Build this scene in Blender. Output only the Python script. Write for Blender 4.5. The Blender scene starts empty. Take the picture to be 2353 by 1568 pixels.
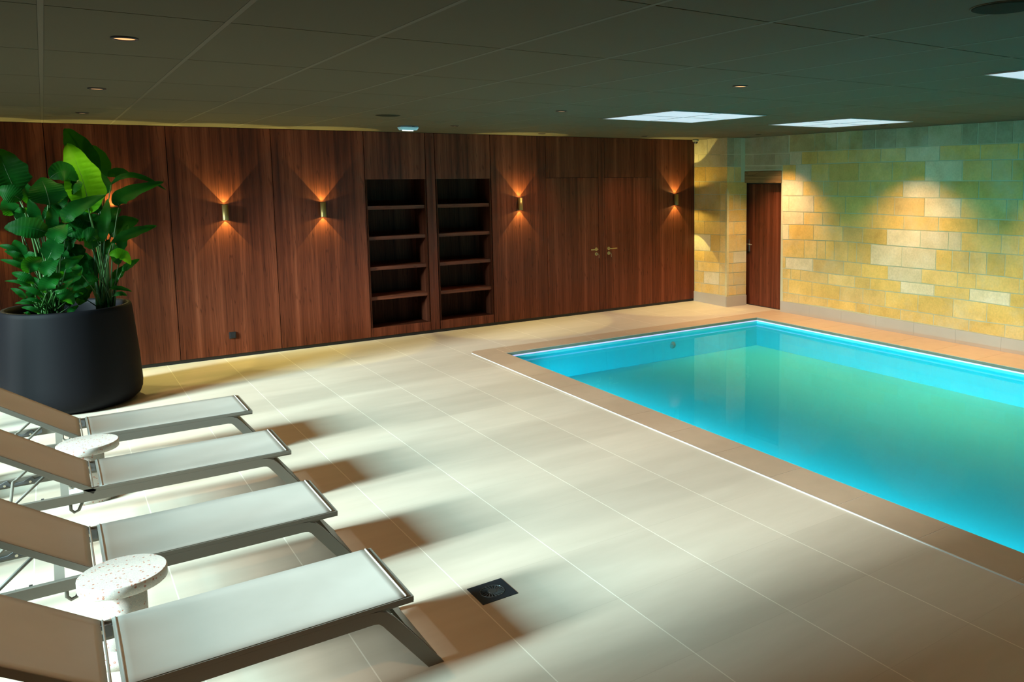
import bpy, bmesh, math, random
from mathutils import Vector, Matrix

scene = bpy.context.scene
C = scene.collection
PI = math.pi

# ---------------------------------------------------------------- camera
W_PX = 2353.0
F_PX, CX, CY = 1870.143, 1460.889, 614.576
PAN, PITCH, ROLL = 0.62602, 0.10995, -0.00805
CAM_Z = 2.11487

def camera_axes():
    f = Vector((math.sin(PAN) * math.cos(PITCH), math.cos(PAN) * math.cos(PITCH), -math.sin(PITCH)))
    r = Vector((math.cos(PAN), -math.sin(PAN), 0))
    u = r.cross(f)
    r2 = math.cos(ROLL) * r + math.sin(ROLL) * u
    u2 = -math.sin(ROLL) * r + math.cos(ROLL) * u
    return r2, u2, f

cam_data = bpy.data.cameras.new('camera')
cam = bpy.data.objects.new('camera', cam_data)
C.objects.link(cam)
_r, _u, _f = camera_axes()
_m = Matrix((_r, _u, -_f)).transposed().to_4x4()
_m.translation = Vector((0, 0, CAM_Z))
cam.matrix_world = _m
cam_data.sensor_fit = 'HORIZONTAL'
cam_data.sensor_width = 36.0
cam_data.lens = F_PX / W_PX * 36.0
cam_data.shift_x = (1176.5 - CX) / W_PX
cam_data.shift_y = (CY - 784.0) / W_PX
cam_data.clip_start = 0.05
cam_data.clip_end = 100
scene.camera = cam

# ---------------------------------------------------------------- world, daylight, exposure
world = bpy.data.worlds.new('world')
scene.world = world
world.use_nodes = True
world.node_tree.nodes['Background'].inputs['Color'].default_value = (0.55, 0.9, 1.0, 1)
world.node_tree.nodes['Background'].inputs['Strength'].default_value = 0.15
scene.view_settings.view_transform = 'Standard'
scene.view_settings.look = 'None'
scene.view_settings.exposure = 0.0
scene.view_settings.gamma = 1.0
scene.view_settings.use_curve_mapping = False
cy = scene.cycles
cy.use_denoising = True
cy.max_bounces = 10
cy.diffuse_bounces = 3
cy.glossy_bounces = 4
cy.transmission_bounces = 6
cy.transparent_max_bounces = 8
cy.sample_clamp_indirect = 4.0
cy.caustics_reflective = False
cy.caustics_refractive = True

def area_light(name, loc, aim, sx, sy, power, color, spread=180):
    d = bpy.data.lights.new(name, 'AREA')
    d.shape = 'RECTANGLE'; d.size = sx; d.size_y = sy
    d.energy = power; d.color = color
    d.spread = math.radians(spread)
    o = bpy.data.objects.new(name, d); C.objects.link(o)
    o.location = loc
    o.rotation_euler = (Vector(aim) - Vector(loc)).to_track_quat('-Z', 'Y').to_euler()
    return o

# the bright sky seen through the tall glazed opening on the left
area_light('daylight', (-11.0, 4.6, 7.1), (1.0, 4.6, 0.0), 3.2, 2.8, 5200, (0.50, 0.87, 0.94))
# the brighter strip of sky low over the garden
area_light('low_daylight', (-17.0, 4.3, 6.4), (3.0, 4.6, 0.0), 2.2, 3.6, 11800, (0.80, 0.94, 0.92))

def spot(name, loc, aim, power, color, angle, blend=0.5, radius=0.02, parent=None):
    d = bpy.data.lights.new(name, 'SPOT')
    d.energy = power; d.color = color
    d.spot_size = math.radians(angle); d.spot_blend = blend
    d.shadow_soft_size = radius
    o = bpy.data.objects.new(name, d); C.objects.link(o)
    o.location = loc
    o.rotation_euler = (Vector(aim) - Vector(loc)).to_track_quat('-Z', 'Y').to_euler()
    if parent: o.parent = parent
    return o

# ---------------------------------------------------------------- room measures (metres)
H = 2.736            # ceiling
YW = 10.636          # front of the wood wall
XL = -1.5            # left wall
YF = -2.6            # wall behind the camera
XS, SA = 9.268, -0.01456   # stone wall: meets the wood wall at (XS, YW), turned by SA
SU = Vector((math.sin(SA), -math.cos(SA), 0))       # along the stone wall towards the camera
SN = Vector((-math.cos(SA), -math.sin(SA), 0))      # out of the stone wall, into the room
PA = math.radians(-1.0)                              # the pool is turned by a degree
PO = Vector((4.42, 8.82, 0))
PX = Vector((math.cos(PA), math.sin(PA), 0)); PY = Vector((math.sin(PA), -math.cos(PA), 0))
PY = Vector((-0.0175, -0.99985, 0))
PW, PL, PD = 4.15, 9.6, 0.42
WATER = -0.083

def pp(a, b, z=0.0):
    """pool frame: a across from the left edge, b from the far edge towards the camera"""
    v = PO + PX * a + PY * b
    return (v.x, v.y, z)

# ---------------------------------------------------------------- mesh helpers
class MB:
    def __init__(s):
        s.v = []; s.f = []; s.mi = []; s.smooth = []; s.col = []
    def add(s, verts, faces, mi=0, smooth=False, col=None):
        o = len(s.v)
        s.v += [tuple(v) for v in verts]
        for f in faces:
            s.f.append(tuple(o + i for i in f)); s.mi.append(mi); s.smooth.append(smooth); s.col.append(col)
        return s
    def hexa(s, b, t, mi=0, col=None):
        """four bottom and four top corners, counter-clockwise seen from above"""
        return s.add(list(b) + list(t), [(3, 2, 1, 0), (4, 5, 6, 7), (0, 1, 5, 4), (1, 2, 6, 5), (2, 3, 7, 6), (3, 0, 4, 7)], mi, False, col)
    def box(s, x0, x1, y0, y1, z0, z1, mi=0, col=None):
        return s.hexa([(x0, y0, z0), (x1, y0, z0), (x1, y1, z0), (x0, y1, z0)],
                      [(x0, y0, z1), (x1, y0, z1), (x1, y1, z1), (x0, y1, z1)], mi, col)
    def lathe(s, prof, cx=0, cy=0, n=48, mi=0, smooth=True, cap0=True, cap1=True, axis='z', origin=(0, 0, 0)):
        vs = []; fs = []
        for (r, z) in prof:
            for k in range(n):
                a = 2 * PI * k / n
                p = (cx + r * math.cos(a), cy + r * math.sin(a), z)
                if axis == 'y': p = (p[0], z, p[1])
                if axis == 'x': p = (z, p[0], p[1])
                vs.append((p[0] + origin[0], p[1] + origin[1], p[2] + origin[2]))
        m = len(prof)
        for i in range(m - 1):
            for k in range(n):
                k2 = (k + 1) % n
                q = (i * n + k, i * n + k2, (i + 1) * n + k2, (i + 1) * n + k)
                fs.append(q if axis != 'y' else q[::-1])
        s.add(vs, fs, mi, smooth)
        caps = []
        if cap0: caps.append(tuple(range(n))[::-1] if axis != 'y' else tuple(range(n)))
        if cap1: caps.append(tuple((m - 1) * n + k for k in range(n)) if axis != 'y' else tuple((m - 1) * n + k for k in range(n))[::-1])
        o = len(s.v) - len(vs)
        for c in caps:
            s.f.append(tuple(o + i for i in c)); s.mi.append(mi); s.smooth.append(False); s.col.append(None)
        return s
    def tube(s, pts, r, n=10, mi=0, caps=True):
        pts = [Vector(p) for p in pts]
        rr = r if isinstance(r, (list, tuple)) else [r] * len(pts)
        vs = []; fs = []
        up = None
        for i, p in enumerate(pts):
            t = (pts[min(i + 1, len(pts) - 1)] - pts[max(i - 1, 0)]).normalized()
            if up is None:
                up = Vector((0, 0, 1)) if abs(t.z) < 0.9 else Vector((1, 0, 0))
            a = t.cross(up).normalized(); b = a.cross(t).normalized(); up = b
            for k in range(n):
                w = 2 * PI * k / n
                vs.append(p + (a * math.cos(w) + b * math.sin(w)) * rr[i])
        for i in range(len(pts) - 1):
            for k in range(n):
                k2 = (k + 1) % n
                fs.append((i * n + k, i * n + k2, (i + 1) * n + k2, (i + 1) * n + k))
        if caps:
            fs.append(tuple(range(n))[::-1]); fs.append(tuple((len(pts) - 1) * n + k for k in range(n)))
        return s.add(vs, fs, mi, True)
    def prism(s, poly, y0, y1, mi=0):
        """poly in (x, z), extruded along y"""
        n = len(poly)
        vs = [(x, y0, z) for x, z in poly] + [(x, y1, z) for x, z in poly]
        fs = [tuple(range(n)), tuple(range(n, 2 * n))[::-1]]
        for i in range(n):
            j = (i + 1) % n
            fs.append((i, i + n, j + n, j))
        return s.add(vs, fs, mi)
    def build(s, name, mats, parent=None, bevel=0, subsurf=0, loc=None, fix=False):
        me = bpy.data.meshes.new(name)
        me.from_pydata(s.v, [], s.f)
        mats = mats if isinstance(mats, (list, tuple)) else [mats]
        for m in mats: me.materials.append(m)
        me.polygons.foreach_set('material_index', s.mi)
        me.polygons.foreach_set('use_smooth', s.smooth)
        if any(c is not None for c in s.col):
            ca = me.color_attributes.new('stone', 'FLOAT_COLOR', 'CORNER')
            for p in me.polygons:
                c = s.col[p.index] or (1, 1, 1)
                for li in p.loop_indices: ca.data[li].color = (c[0], c[1], c[2], 1)
        me.update()
        if fix:
            bm = bmesh.new(); bm.from_mesh(me)
            bmesh.ops.recalc_face_normals(bm, faces=bm.faces[:]); bm.to_mesh(me); bm.free()
        o = bpy.data.objects.new(name, me)
        C.objects.link(o)
        if loc: o.location = loc
        if parent: o.parent = parent
        if bevel:
            b = o.modifiers.new('bevel', 'BEVEL'); b.width = bevel; b.segments = 2; b.limit_method = 'ANGLE'; b.angle_limit = math.radians(40)
        if subsurf:
            b = o.modifiers.new('subsurf', 'SUBSURF'); b.levels = subsurf; b.render_levels = subsurf
        return o

def empty(name, loc=(0, 0, 0)):
    o = bpy.data.objects.new(name, None); C.objects.link(o); o.location = loc
    o.empty_display_size = 0.1
    return o

def tag(o, label, cat, group=None, kind=None):
    if label: o['label'] = label
    if cat: o['category'] = cat
    if group: o['group'] = group
    if kind: o['kind'] = kind
    return o

def struct(o, label, cat):
    return tag(o, label, cat, None, 'structure')

def copy_tree(o, parent=None):
    c = o.copy(); C.objects.link(c); c.parent = parent
    for ch in [x for x in bpy.data.objects if x.parent == o]:
        copy_tree(ch, c)
    return c

# ---------------------------------------------------------------- materials
def new_mat(name):
    m = bpy.data.materials.new(name); m.use_nodes = True
    nt = m.node_tree
    return m, nt, nt.nodes['Principled BSDF'], nt.nodes['Material Output']

def plain(name, col, rough=0.5, metal=0.0, spec=0.5, noise=0.0, nscale=20, bump=0.0, bscale=200, coat=0):
    m, nt, b, out = new_mat(name)
    b.inputs['Base Color'].default_value = (*col, 1)
    b.inputs['Roughness'].default_value = rough
    b.inputs['Metallic'].default_value = metal
    b.inputs['Specular IOR Level'].default_value = spec
    b.inputs['Coat Weight'].default_value = coat
    tc = nt.nodes.new('ShaderNodeTexCoord')
    if noise:
        n = nt.nodes.new('ShaderNodeTexNoise'); n.inputs['Scale'].default_value = nscale; n.inputs['Detail'].default_value = 5
        nt.links.new(tc.outputs['Object'], n.inputs['Vector'])
        mx = nt.nodes.new('ShaderNodeMix'); mx.data_type = 'RGBA'
        mx.inputs[6].default_value = (*[c * (1 - noise) for c in col], 1)
        mx.inputs[7].default_value = (*[min(1, c * (1 + noise)) for c in col], 1)
        nt.links.new(n.outputs['Fac'], mx.inputs[0]); nt.links.new(mx.outputs[2], b.inputs['Base Color'])
    if bump:
        n = nt.nodes.new('ShaderNodeTexNoise'); n.inputs['Scale'].default_value = bscale
        nt.links.new(tc.outputs['Object'], n.inputs['Vector'])
        bp = nt.nodes.new('ShaderNodeBump'); bp.inputs['Strength'].default_value = bump; bp.inputs['Distance'].default_value = 0.002
        nt.links.new(n.outputs['Fac'], bp.inputs['Height']); nt.links.new(bp.outputs['Normal'], b.inputs['Normal'])
    return m

def emis(name, col, strength):
    m, nt, b, out = new_mat(name)
    b.inputs['Base Color'].default_value = (*[min(1, c) * 0.8 for c in col], 1)
    b.inputs['Emission Color'].default_value = (*col, 1)
    b.inputs['Emission Strength'].default_value = strength
    return m

def ramp(nt, pts):
    r = nt.nodes.new('ShaderNodeValToRGB')
    el = r.color_ramp.elements
    el[0].position, el[0].color = pts[0][0], (*pts[0][1], 1)
    el[1].position, el[1].color = pts[-1][0], (*pts[-1][1], 1)
    for p, c in pts[1:-1]:
        e = el.new(p); e.color = (*c, 1)
    return r

def math_node(nt, op, a=None, b=None, c=None):
    n = nt.nodes.new('ShaderNodeMath'); n.operation = op
    for i, v in enumerate((a, b, c)):
        if v is None: continue
        if hasattr(v, 'is_linked') or hasattr(v, 'links'): nt.links.new(v, n.inputs[i])
        else: n.inputs[i].default_value = v
    return n.outputs[0]

def wood(name, dark, mid, light, rough=0.42, xs=8.0, horizontal=False, spec=0.2):
    m, nt, b, out = new_mat(name)
    tc = nt.nodes.new('ShaderNodeTexCoord')
    geo = nt.nodes.new('ShaderNodeNewGeometry')
    def mapped(sx, sz):
        mp = nt.nodes.new('ShaderNodeMapping')
        mp.inputs['Scale'].default_value = (sx, sx, sz) if not horizontal else (sz, sz, sx)
        nt.links.new(tc.outputs['Object'], mp.inputs['Vector']); return mp.outputs[0]
    n1 = nt.nodes.new('ShaderNodeTexNoise'); n1.inputs['Scale'].default_value = 1; n1.inputs['Detail'].default_value = 2; n1.inputs['Distortion'].default_value = 0.3
    nt.links.new(mapped(xs, 0.16), n1.inputs['Vector'])
    n2 = nt.nodes.new('ShaderNodeTexNoise'); n2.inputs['Scale'].default_value = 1; n2.inputs['Detail'].default_value = 5; n2.inputs['Roughness'].default_value = 0.65; n2.inputs['Distortion'].default_value = 0.5
    nt.links.new(mapped(xs * 5.0, 0.7), n2.inputs['Vector'])
    n3 = nt.nodes.new('ShaderNodeTexNoise'); n3.inputs['Scale'].default_value = 1; n3.inputs['Detail'].default_value = 3
    nt.links.new(mapped(xs * 34, 4.0), n3.inputs['Vector'])
    mixv = math_node(nt, 'ADD', math_node(nt, 'MULTIPLY', n1.outputs['Fac'], 0.55), math_node(nt, 'MULTIPLY', n2.outputs['Fac'], 0.45))
    r = ramp(nt, [(0.33, dark), (0.5, mid), (0.67, light)])
    nt.links.new(mixv, r.inputs[0])
    mx = nt.nodes.new('ShaderNodeMix'); mx.data_type = 'RGBA'; mx.blend_type = 'MULTIPLY'
    r3 = ramp(nt, [(0.35, (0.78, 0.78, 0.78)), (0.6, (1.05, 1.05, 1.05))])
    nt.links.new(n3.outputs['Fac'], r3.inputs[0])
    mx.inputs[0].default_value = 0.8
    nt.links.new(r.outputs[0], mx.inputs[6]); nt.links.new(r3.outputs[0], mx.inputs[7])
    n5 = nt.nodes.new('ShaderNodeTexNoise'); n5.inputs['Scale'].default_value = 1; n5.inputs['Detail'].default_value = 2.5; n5.inputs['Distortion'].default_value = 0.2
    nt.links.new(mapped(xs * 1.3, 0.45), n5.inputs['Vector'])
    fr5 = math_node(nt, 'ABSOLUTE', math_node(nt, 'SUBTRACT', math_node(nt, 'FRACT', math_node(nt, 'MULTIPLY', n5.outputs['Fac'], 9.0)), 0.5))
    r5 = ramp(nt, [(0.0, (0.50, 0.46, 0.44)), (0.09, (1.0, 1.0, 1.0))]); nt.links.new(fr5, r5.inputs[0])
    m5 = nt.nodes.new('ShaderNodeMix'); m5.data_type = 'RGBA'; m5.blend_type = 'MULTIPLY'; m5.inputs[0].default_value = 0.85
    nt.links.new(mx.outputs[2], m5.inputs[6]); nt.links.new(r5.outputs[0], m5.inputs[7])
    nt.links.new(m5.outputs[2], b.inputs['Base Color'])
    b.inputs['Roughness'].default_value = rough
    b.inputs['Specular IOR Level'].default_value = spec
    bp = nt.nodes.new('ShaderNodeBump'); bp.inputs['Strength'].default_value = 0.08; bp.inputs['Distance'].default_value = 0.001
    nt.links.new(n3.outputs['Fac'], bp.inputs['Height']); nt.links.new(bp.outputs['Normal'], b.inputs['Normal'])
    return m

WOOD = wood('walnut_veneer', (0.045, 0.010, 0.0045), (0.142, 0.033, 0.013), (0.24, 0.064, 0.028))
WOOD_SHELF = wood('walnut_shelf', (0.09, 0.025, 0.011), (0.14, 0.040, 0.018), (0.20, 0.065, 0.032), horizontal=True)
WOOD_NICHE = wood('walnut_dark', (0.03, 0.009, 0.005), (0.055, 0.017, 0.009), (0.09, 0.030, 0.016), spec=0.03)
OAK = wood('oak_lintel', (0.17, 0.085, 0.03), (0.30, 0.16, 0.06), (0.42, 0.24, 0.10), rough=0.6, horizontal=True)
BLACK = plain('black_plinth', (0.008, 0.008, 0.01), 0.4)
BLACKBACK = plain('black_backing', (0.004, 0.004, 0.004), 0.9)
WALLPAINT = plain('dark_wall_paint', (0.16, 0.15, 0.12), 0.8, noise=0.1, nscale=3)
BRASS = plain('brushed_brass', (0.50, 0.40, 0.15), 0.42, metal=0.75)
STEEL = plain('satin_steel', (0.62, 0.56, 0.46), 0.3, metal=1.0)
PLASTIC = plain('black_plastic', (0.012, 0.013, 0.016), 0.35)
GRAYP = plain('pale_grey_plastic', (0.42, 0.42, 0.40), 0.5)
RING = plain('dark_trim_ring', (0.05, 0.035, 0.03), 0.4, metal=0.6)

# floor tiles: 0.6 x 0.592 m porcelain with pale joints
def floor_tiles():
    m, nt, b, out = new_mat('beige_floor_tiles')
    geo = nt.nodes.new('ShaderNodeTexCoord')
    sx = nt.nodes.new('ShaderNodeSeparateXYZ'); nt.links.new(geo.outputs['Object'], sx.inputs[0])
    def grid(v, off, pitch):
        a = math_node(nt, 'DIVIDE', math_node(nt, 'SUBTRACT', v, off), pitch)
        fr = math_node(nt, 'FRACT', a)
        d = math_node(nt, 'ABSOLUTE', math_node(nt, 'SUBTRACT', fr, 0.5))
        return math_node(nt, 'MULTIPLY', math_node(nt, 'SUBTRACT', 0.5, d), pitch), math_node(nt, 'FLOOR', a)
    dx, ix = grid(sx.outputs[0], 1.61 - 6, 0.6)
    dy, iy = grid(sx.outputs[1], 2.63 - 5.92, 0.592)
    jx = math_node(nt, 'LESS_THAN', dx, 0.0028)
    jy = math_node(nt, 'LESS_THAN', dy, 0.0018)
    cell = nt.nodes.new('ShaderNodeCombineXYZ'); nt.links.new(ix, cell.inputs[0]); nt.links.new(iy, cell.inputs[1])
    wn = nt.nodes.new('ShaderNodeTexWhiteNoise'); wn.noise_dimensions = '3D'; nt.links.new(cell.outputs[0], wn.inputs['Vector'])
    mp = nt.nodes.new('ShaderNodeMapping'); mp.inputs['Scale'].default_value = (1.2, 6.0, 1)
    nt.links.new(geo.outputs['Object'], mp.inputs['Vector'])
    add = nt.nodes.new('ShaderNodeVectorMath'); add.operation = 'ADD'
    nt.links.new(mp.outputs[0], add.inputs[0]); nt.links.new(wn.outputs['Color'], add.inputs[1])
    n = nt.nodes.new('ShaderNodeTexNoise'); n.inputs['Scale'].default_value = 1.3; n.inputs['Detail'].default_value = 6; n.inputs['Roughness'].default_value = 0.6
    nt.links.new(add.outputs[0], n.inputs['Vector'])
    r = ramp(nt, [(0.3, (0.60, 0.515, 0.41)), (0.7, (0.66, 0.57, 0.46))])
    nt.links.new(n.outputs['Fac'], r.inputs[0])
    var = nt.nodes.new('ShaderNodeMix'); var.data_type = 'RGBA'; var.blend_type = 'MULTIPLY'; var.inputs[0].default_value = 1
    rv = ramp(nt, [(0.0, (0.94, 0.94, 0.94)), (1.0, (1.0, 1.0, 1.0))]); nt.links.new(wn.outputs['Value'], rv.inputs[0])
    nt.links.new(r.outputs[0], var.inputs[6]); nt.links.new(rv.outputs[0], var.inputs[7])
    g1 = nt.nodes.new('ShaderNodeMix'); g1.data_type = 'RGBA'; g1.inputs[7].default_value = (0.85, 0.78, 0.66, 1)
    nt.links.new(jx, g1.inputs[0]); nt.links.new(var.outputs[2], g1.inputs[6])
    g2 = nt.nodes.new('ShaderNodeMix'); g2.data_type = 'RGBA'; g2.inputs[7].default_value = (0.47, 0.39, 0.30, 1)
    g2f = math_node(nt, 'MULTIPLY', jy, 0.4)
    nt.links.new(g2f, g2.inputs[0]); nt.links.new(g1.outputs[2], g2.inputs[6])
    nt.links.new(g2.outputs[2], b.inputs['Base Color'])
    rr = nt.nodes.new('ShaderNodeMapRange'); rr.inputs[3].default_value = 0.42; rr.inputs[4].default_value = 0.55
    nt.links.new(n.outputs['Fac'], rr.inputs[0]); nt.links.new(rr.outputs[0], b.inputs['Roughness'])
    b.inputs['Specular IOR Level'].default_value = 0.4
    return m
FLOOR = floor_tiles()
COPING = plain('coping_tile', (0.50, 0.36, 0.25), 0.5, noise=0.10, nscale=7)
GROUT = plain('pale_grout', (0.80, 0.74, 0.64), 0.8)
SEAL = plain('white_seal', (0.72, 0.72, 0.70), 0.5)
SKIRT = plain('skirting_tile', (0.47, 0.40, 0.32), 0.45, noise=0.05, nscale=5)
LINER = plain('turquoise_liner', (0.10, 0.78, 0.90), 0.5, noise=0.04, nscale=1.5)
LIP = plain('coping_edge', (0.22, 0.22, 0.16), 0.6, noise=0.1)
CEIL = plain('ceiling_tile', (0.078, 0.060, 0.025), 0.9, noise=0.04, nscale=2)
TBAR = plain('ceiling_tbar', (0.092, 0.070, 0.032), 0.7)
CEILGAP = plain('ceiling_gap', (0.05, 0.05, 0.035), 0.9)

def stone_mat():
    m, nt, b, out = new_mat('limestone_blocks')
    at = nt.nodes.new('ShaderNodeAttribute'); at.attribute_name = 'stone'
    tc = nt.nodes.new('ShaderNodeTexCoord')
    n = nt.nodes.new('ShaderNodeTexNoise'); n.inputs['Scale'].default_value = 3.2; n.inputs['Detail'].default_value = 7; n.inputs['Roughness'].default_value = 0.62
    nt.links.new(tc.outputs['Object'], n.inputs['Vector'])
    r = ramp(nt, [(0.30, (0.80, 0.78, 0.72)), (0.52, (1.0, 1.0, 1.0)), (0.72, (1.10, 1.14, 1.3))])
    nt.links.new(n.outputs['Fac'], r.inputs[0])
    mx = nt.nodes.new('ShaderNodeMix'); mx.data_type = 'RGBA'; mx.blend_type = 'MULTIPLY'; mx.inputs[0].default_value = 1
    nt.links.new(at.outputs['Color'], mx.inputs[6]); nt.links.new(r.outputs[0], mx.inputs[7])
    n2 = nt.nodes.new('ShaderNodeTexNoise'); n2.inputs['Scale'].default_value = 45; n2.inputs['Detail'].default_value = 4
    nt.links.new(tc.outputs['Object'], n2.inputs['Vector'])
    r2 = ramp(nt, [(0.3, (0.90, 0.90, 0.90)), (0.7, (1.06, 1.06, 1.06))]); nt.links.new(n2.outputs['Fac'], r2.inputs[0])
    m2 = nt.nodes.new('ShaderNodeMix'); m2.data_type = 'RGBA'; m2.blend_type = 'MULTIPLY'; m2.inputs[0].default_value = 1
    nt.links.new(mx.outputs[2], m2.inputs[6]); nt.links.new(r2.outputs[0], m2.inputs[7])
    # lime bloom: pale worn patches
    n4 = nt.nodes.new('ShaderNodeTexNoise'); n4.inputs['Scale'].default_value = 1.1; n4.inputs['Detail'].default_value = 5; n4.inputs['Roughness'].default_value = 0.7
    nt.links.new(tc.outputs['Object'], n4.inputs['Vector'])
    r4 = ramp(nt, [(0.50, (0, 0, 0)), (0.70, (0.55, 0.55, 0.55))]); nt.links.new(n4.outputs['Fac'], r4.inputs[0])
    m4 = nt.nodes.new('ShaderNodeMix'); m4.data_type = 'RGBA'; m4.inputs[7].default_value = (0.66, 0.57, 0.36, 1)
    nt.links.new(r4.outputs[0], m4.inputs[0]); nt.links.new(m2.outputs[2], m4.inputs[6])
    nt.links.new(m4.outputs[2], b.inputs['Base Color'])
    b.inputs['Roughness'].default_value = 0.85
    b.inputs['Specular IOR Level'].default_value = 0.2
    bp = nt.nodes.new('ShaderNodeBump'); bp.inputs['Strength'].default_value = 0.25; bp.inputs['Distance'].default_value = 0.004
    nt.links.new(n2.outputs['Fac'], bp.inputs['Height']); nt.links.new(bp.outputs['Normal'], b.inputs['Normal'])
    return m
STONE = stone_mat()
MORTAR = plain('lime_mortar', (0.60, 0.54, 0.34), 0.95, noise=0.12, nscale=9)

def terrazzo():
    m, nt, b, out = new_mat('white_terrazzo')
    tc = nt.nodes.new('ShaderNodeTexCoord')
    base = (0.52, 0.49, 0.45, 1)
    prev = None
    for sc, th, col in ((60, 0.2, (0.38, 0.16, 0.11, 1)), (120, 0.2, (0.45, 0.40, 0.38, 1)), (210, 0.22, (0.72, 0.60, 0.50, 1))):
        v = nt.nodes.new('ShaderNodeTexVoronoi'); v.inputs['Scale'].default_value = sc; v.inputs['Randomness'].default_value = 1
        nt.links.new(tc.outputs['Object'], v.inputs['Vector'])
        lt = math_node(nt, 'LESS_THAN', v.outputs['Distance'], th * 1.6)
        sep = nt.nodes.new('ShaderNodeSeparateColor'); nt.links.new(v.outputs['Color'], sep.inputs[0])
        pick = math_node(nt, 'LESS_THAN', sep.outputs[0], 0.4)
        f = math_node(nt, 'MULTIPLY', lt, pick)
        mx = nt.nodes.new('ShaderNodeMix'); mx.data_type = 'RGBA'
        if prev is None: mx.inputs[6].default_value = base
        else: nt.links.new(prev, mx.inputs[6])
        mx.inputs[7].default_value = col
        nt.links.new(f, mx.inputs[0]); prev = mx.outputs[2]
    nt.links.new(prev, b.inputs['Base Color'])
    b.inputs['Roughness'].default_value = 0.4
    return m
TERRAZZO = terrazzo()

def sling_mat():
    m, nt, b, out = new_mat('off_white_mesh_fabric')
    tc = nt.nodes.new('ShaderNodeTexCoord')
    b.inputs['Base Color'].default_value = (0.70, 0.68, 0.62, 1)
    b.inputs['Roughness'].default_value = 0.6
    n = nt.nodes.new('ShaderNodeTexNoise'); n.inputs['Scale'].default_value = 4; n.inputs['Detail'].default_value = 3
    nt.links.new(tc.outputs['Object'], n.inputs['Vector'])
    w = nt.nodes.new('ShaderNodeTexChecker'); w.inputs['Scale'].default_value = 700
    nt.links.new(tc.outputs['Object'], w.inputs['Vector'])
    r = ramp(nt, [(0.3, (0.49, 0.47, 0.42)), (0.7, (0.54, 0.52, 0.47))]); nt.links.new(n.outputs['Fac'], r.inputs[0])
    nt.links.new(r.outputs[0], b.inputs['Base Color'])
    bp = nt.nodes.new('ShaderNodeBump'); bp.inputs['Strength'].default_value = 0.15; bp.inputs['Distance'].default_value = 0.001
    nt.links.new(w.outputs['Fac'], bp.inputs['Height']); nt.links.new(bp.outputs['Normal'], b.inputs['Normal'])
    tr = nt.nodes.new('ShaderNodeBsdfTranslucent'); tr.inputs[0].default_value = (0.66, 0.58, 0.50, 1)
    ms = nt.nodes.new('ShaderNodeMixShader'); ms.inputs[0].default_value = 0.24
    nt.links.new(b.outputs[0], ms.inputs[1]); nt.links.new(tr.outputs[0], ms.inputs[2]); nt.links.new(ms.outputs[0], out.inputs['Surface'])
    return m
SLING = sling_mat()
ALU = plain('taupe_powder_coated_metal', (0.19, 0.175, 0.145), 0.45, metal=0.0, spec=0.5)
ALUD = plain('dark_bracket', (0.10, 0.105, 0.11), 0.4)
HEM = plain('white_hem', (0.48, 0.47, 0.43), 0.7, spec=0.1)
POT = plain('matt_black_planter', (0.0035, 0.0035, 0.005), 0.6, spec=0.13, noise=0.12, nscale=30)
SOIL = plain('dark_soil', (0.006, 0.005, 0.004), 0.95, spec=0.02, noise=0.5, nscale=60, bump=1, bscale=60)

def leaf_mat(name, c1, c2, trans):
    m, nt, b, out = new_mat(name)
    tc = nt.nodes.new('ShaderNodeTexCoord')
    n = nt.nodes.new('ShaderNodeTexNoise'); n.inputs['Scale'].default_value = 7; n.inputs['Detail'].default_value = 4
    nt.links.new(tc.outputs['Object'], n.inputs['Vector'])
    r = ramp(nt, [(0.3, c1), (0.7, c2)]); nt.links.new(n.outputs['Fac'], r.inputs[0])
    nt.links.new(r.outputs[0], b.inputs['Base Color'])
    b.inputs['Roughness'].default_value = 0.5
    b.inputs['Specular IOR Level'].default_value = 0.06
    tr = nt.nodes.new('ShaderNodeBsdfTranslucent'); tr.inputs[0].default_value = (*trans, 1)
    ms = nt.nodes.new('ShaderNodeMixShader'); ms.inputs[0].default_value = 0.35
    nt.links.new(b.outputs[0], ms.inputs[1]); nt.links.new(tr.outputs[0], ms.inputs[2]); nt.links.new(ms.outputs[0], out.inputs['Surface'])
    return m
LEAF = leaf_mat('banana_leaf_green', (0.002, 0.040, 0.006), (0.004, 0.075, 0.008), (0.04, 0.22, 0.004))
YOUNG = leaf_mat('young_leaf_green', (0.03, 0.20, 0.004), (0.06, 0.29, 0.006), (0.20, 0.62, 0.01))
STALK = plain('green_stalk', (0.012, 0.07, 0.008), 0.5, noise=0.3, nscale=8)
LINER_T = None

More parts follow.
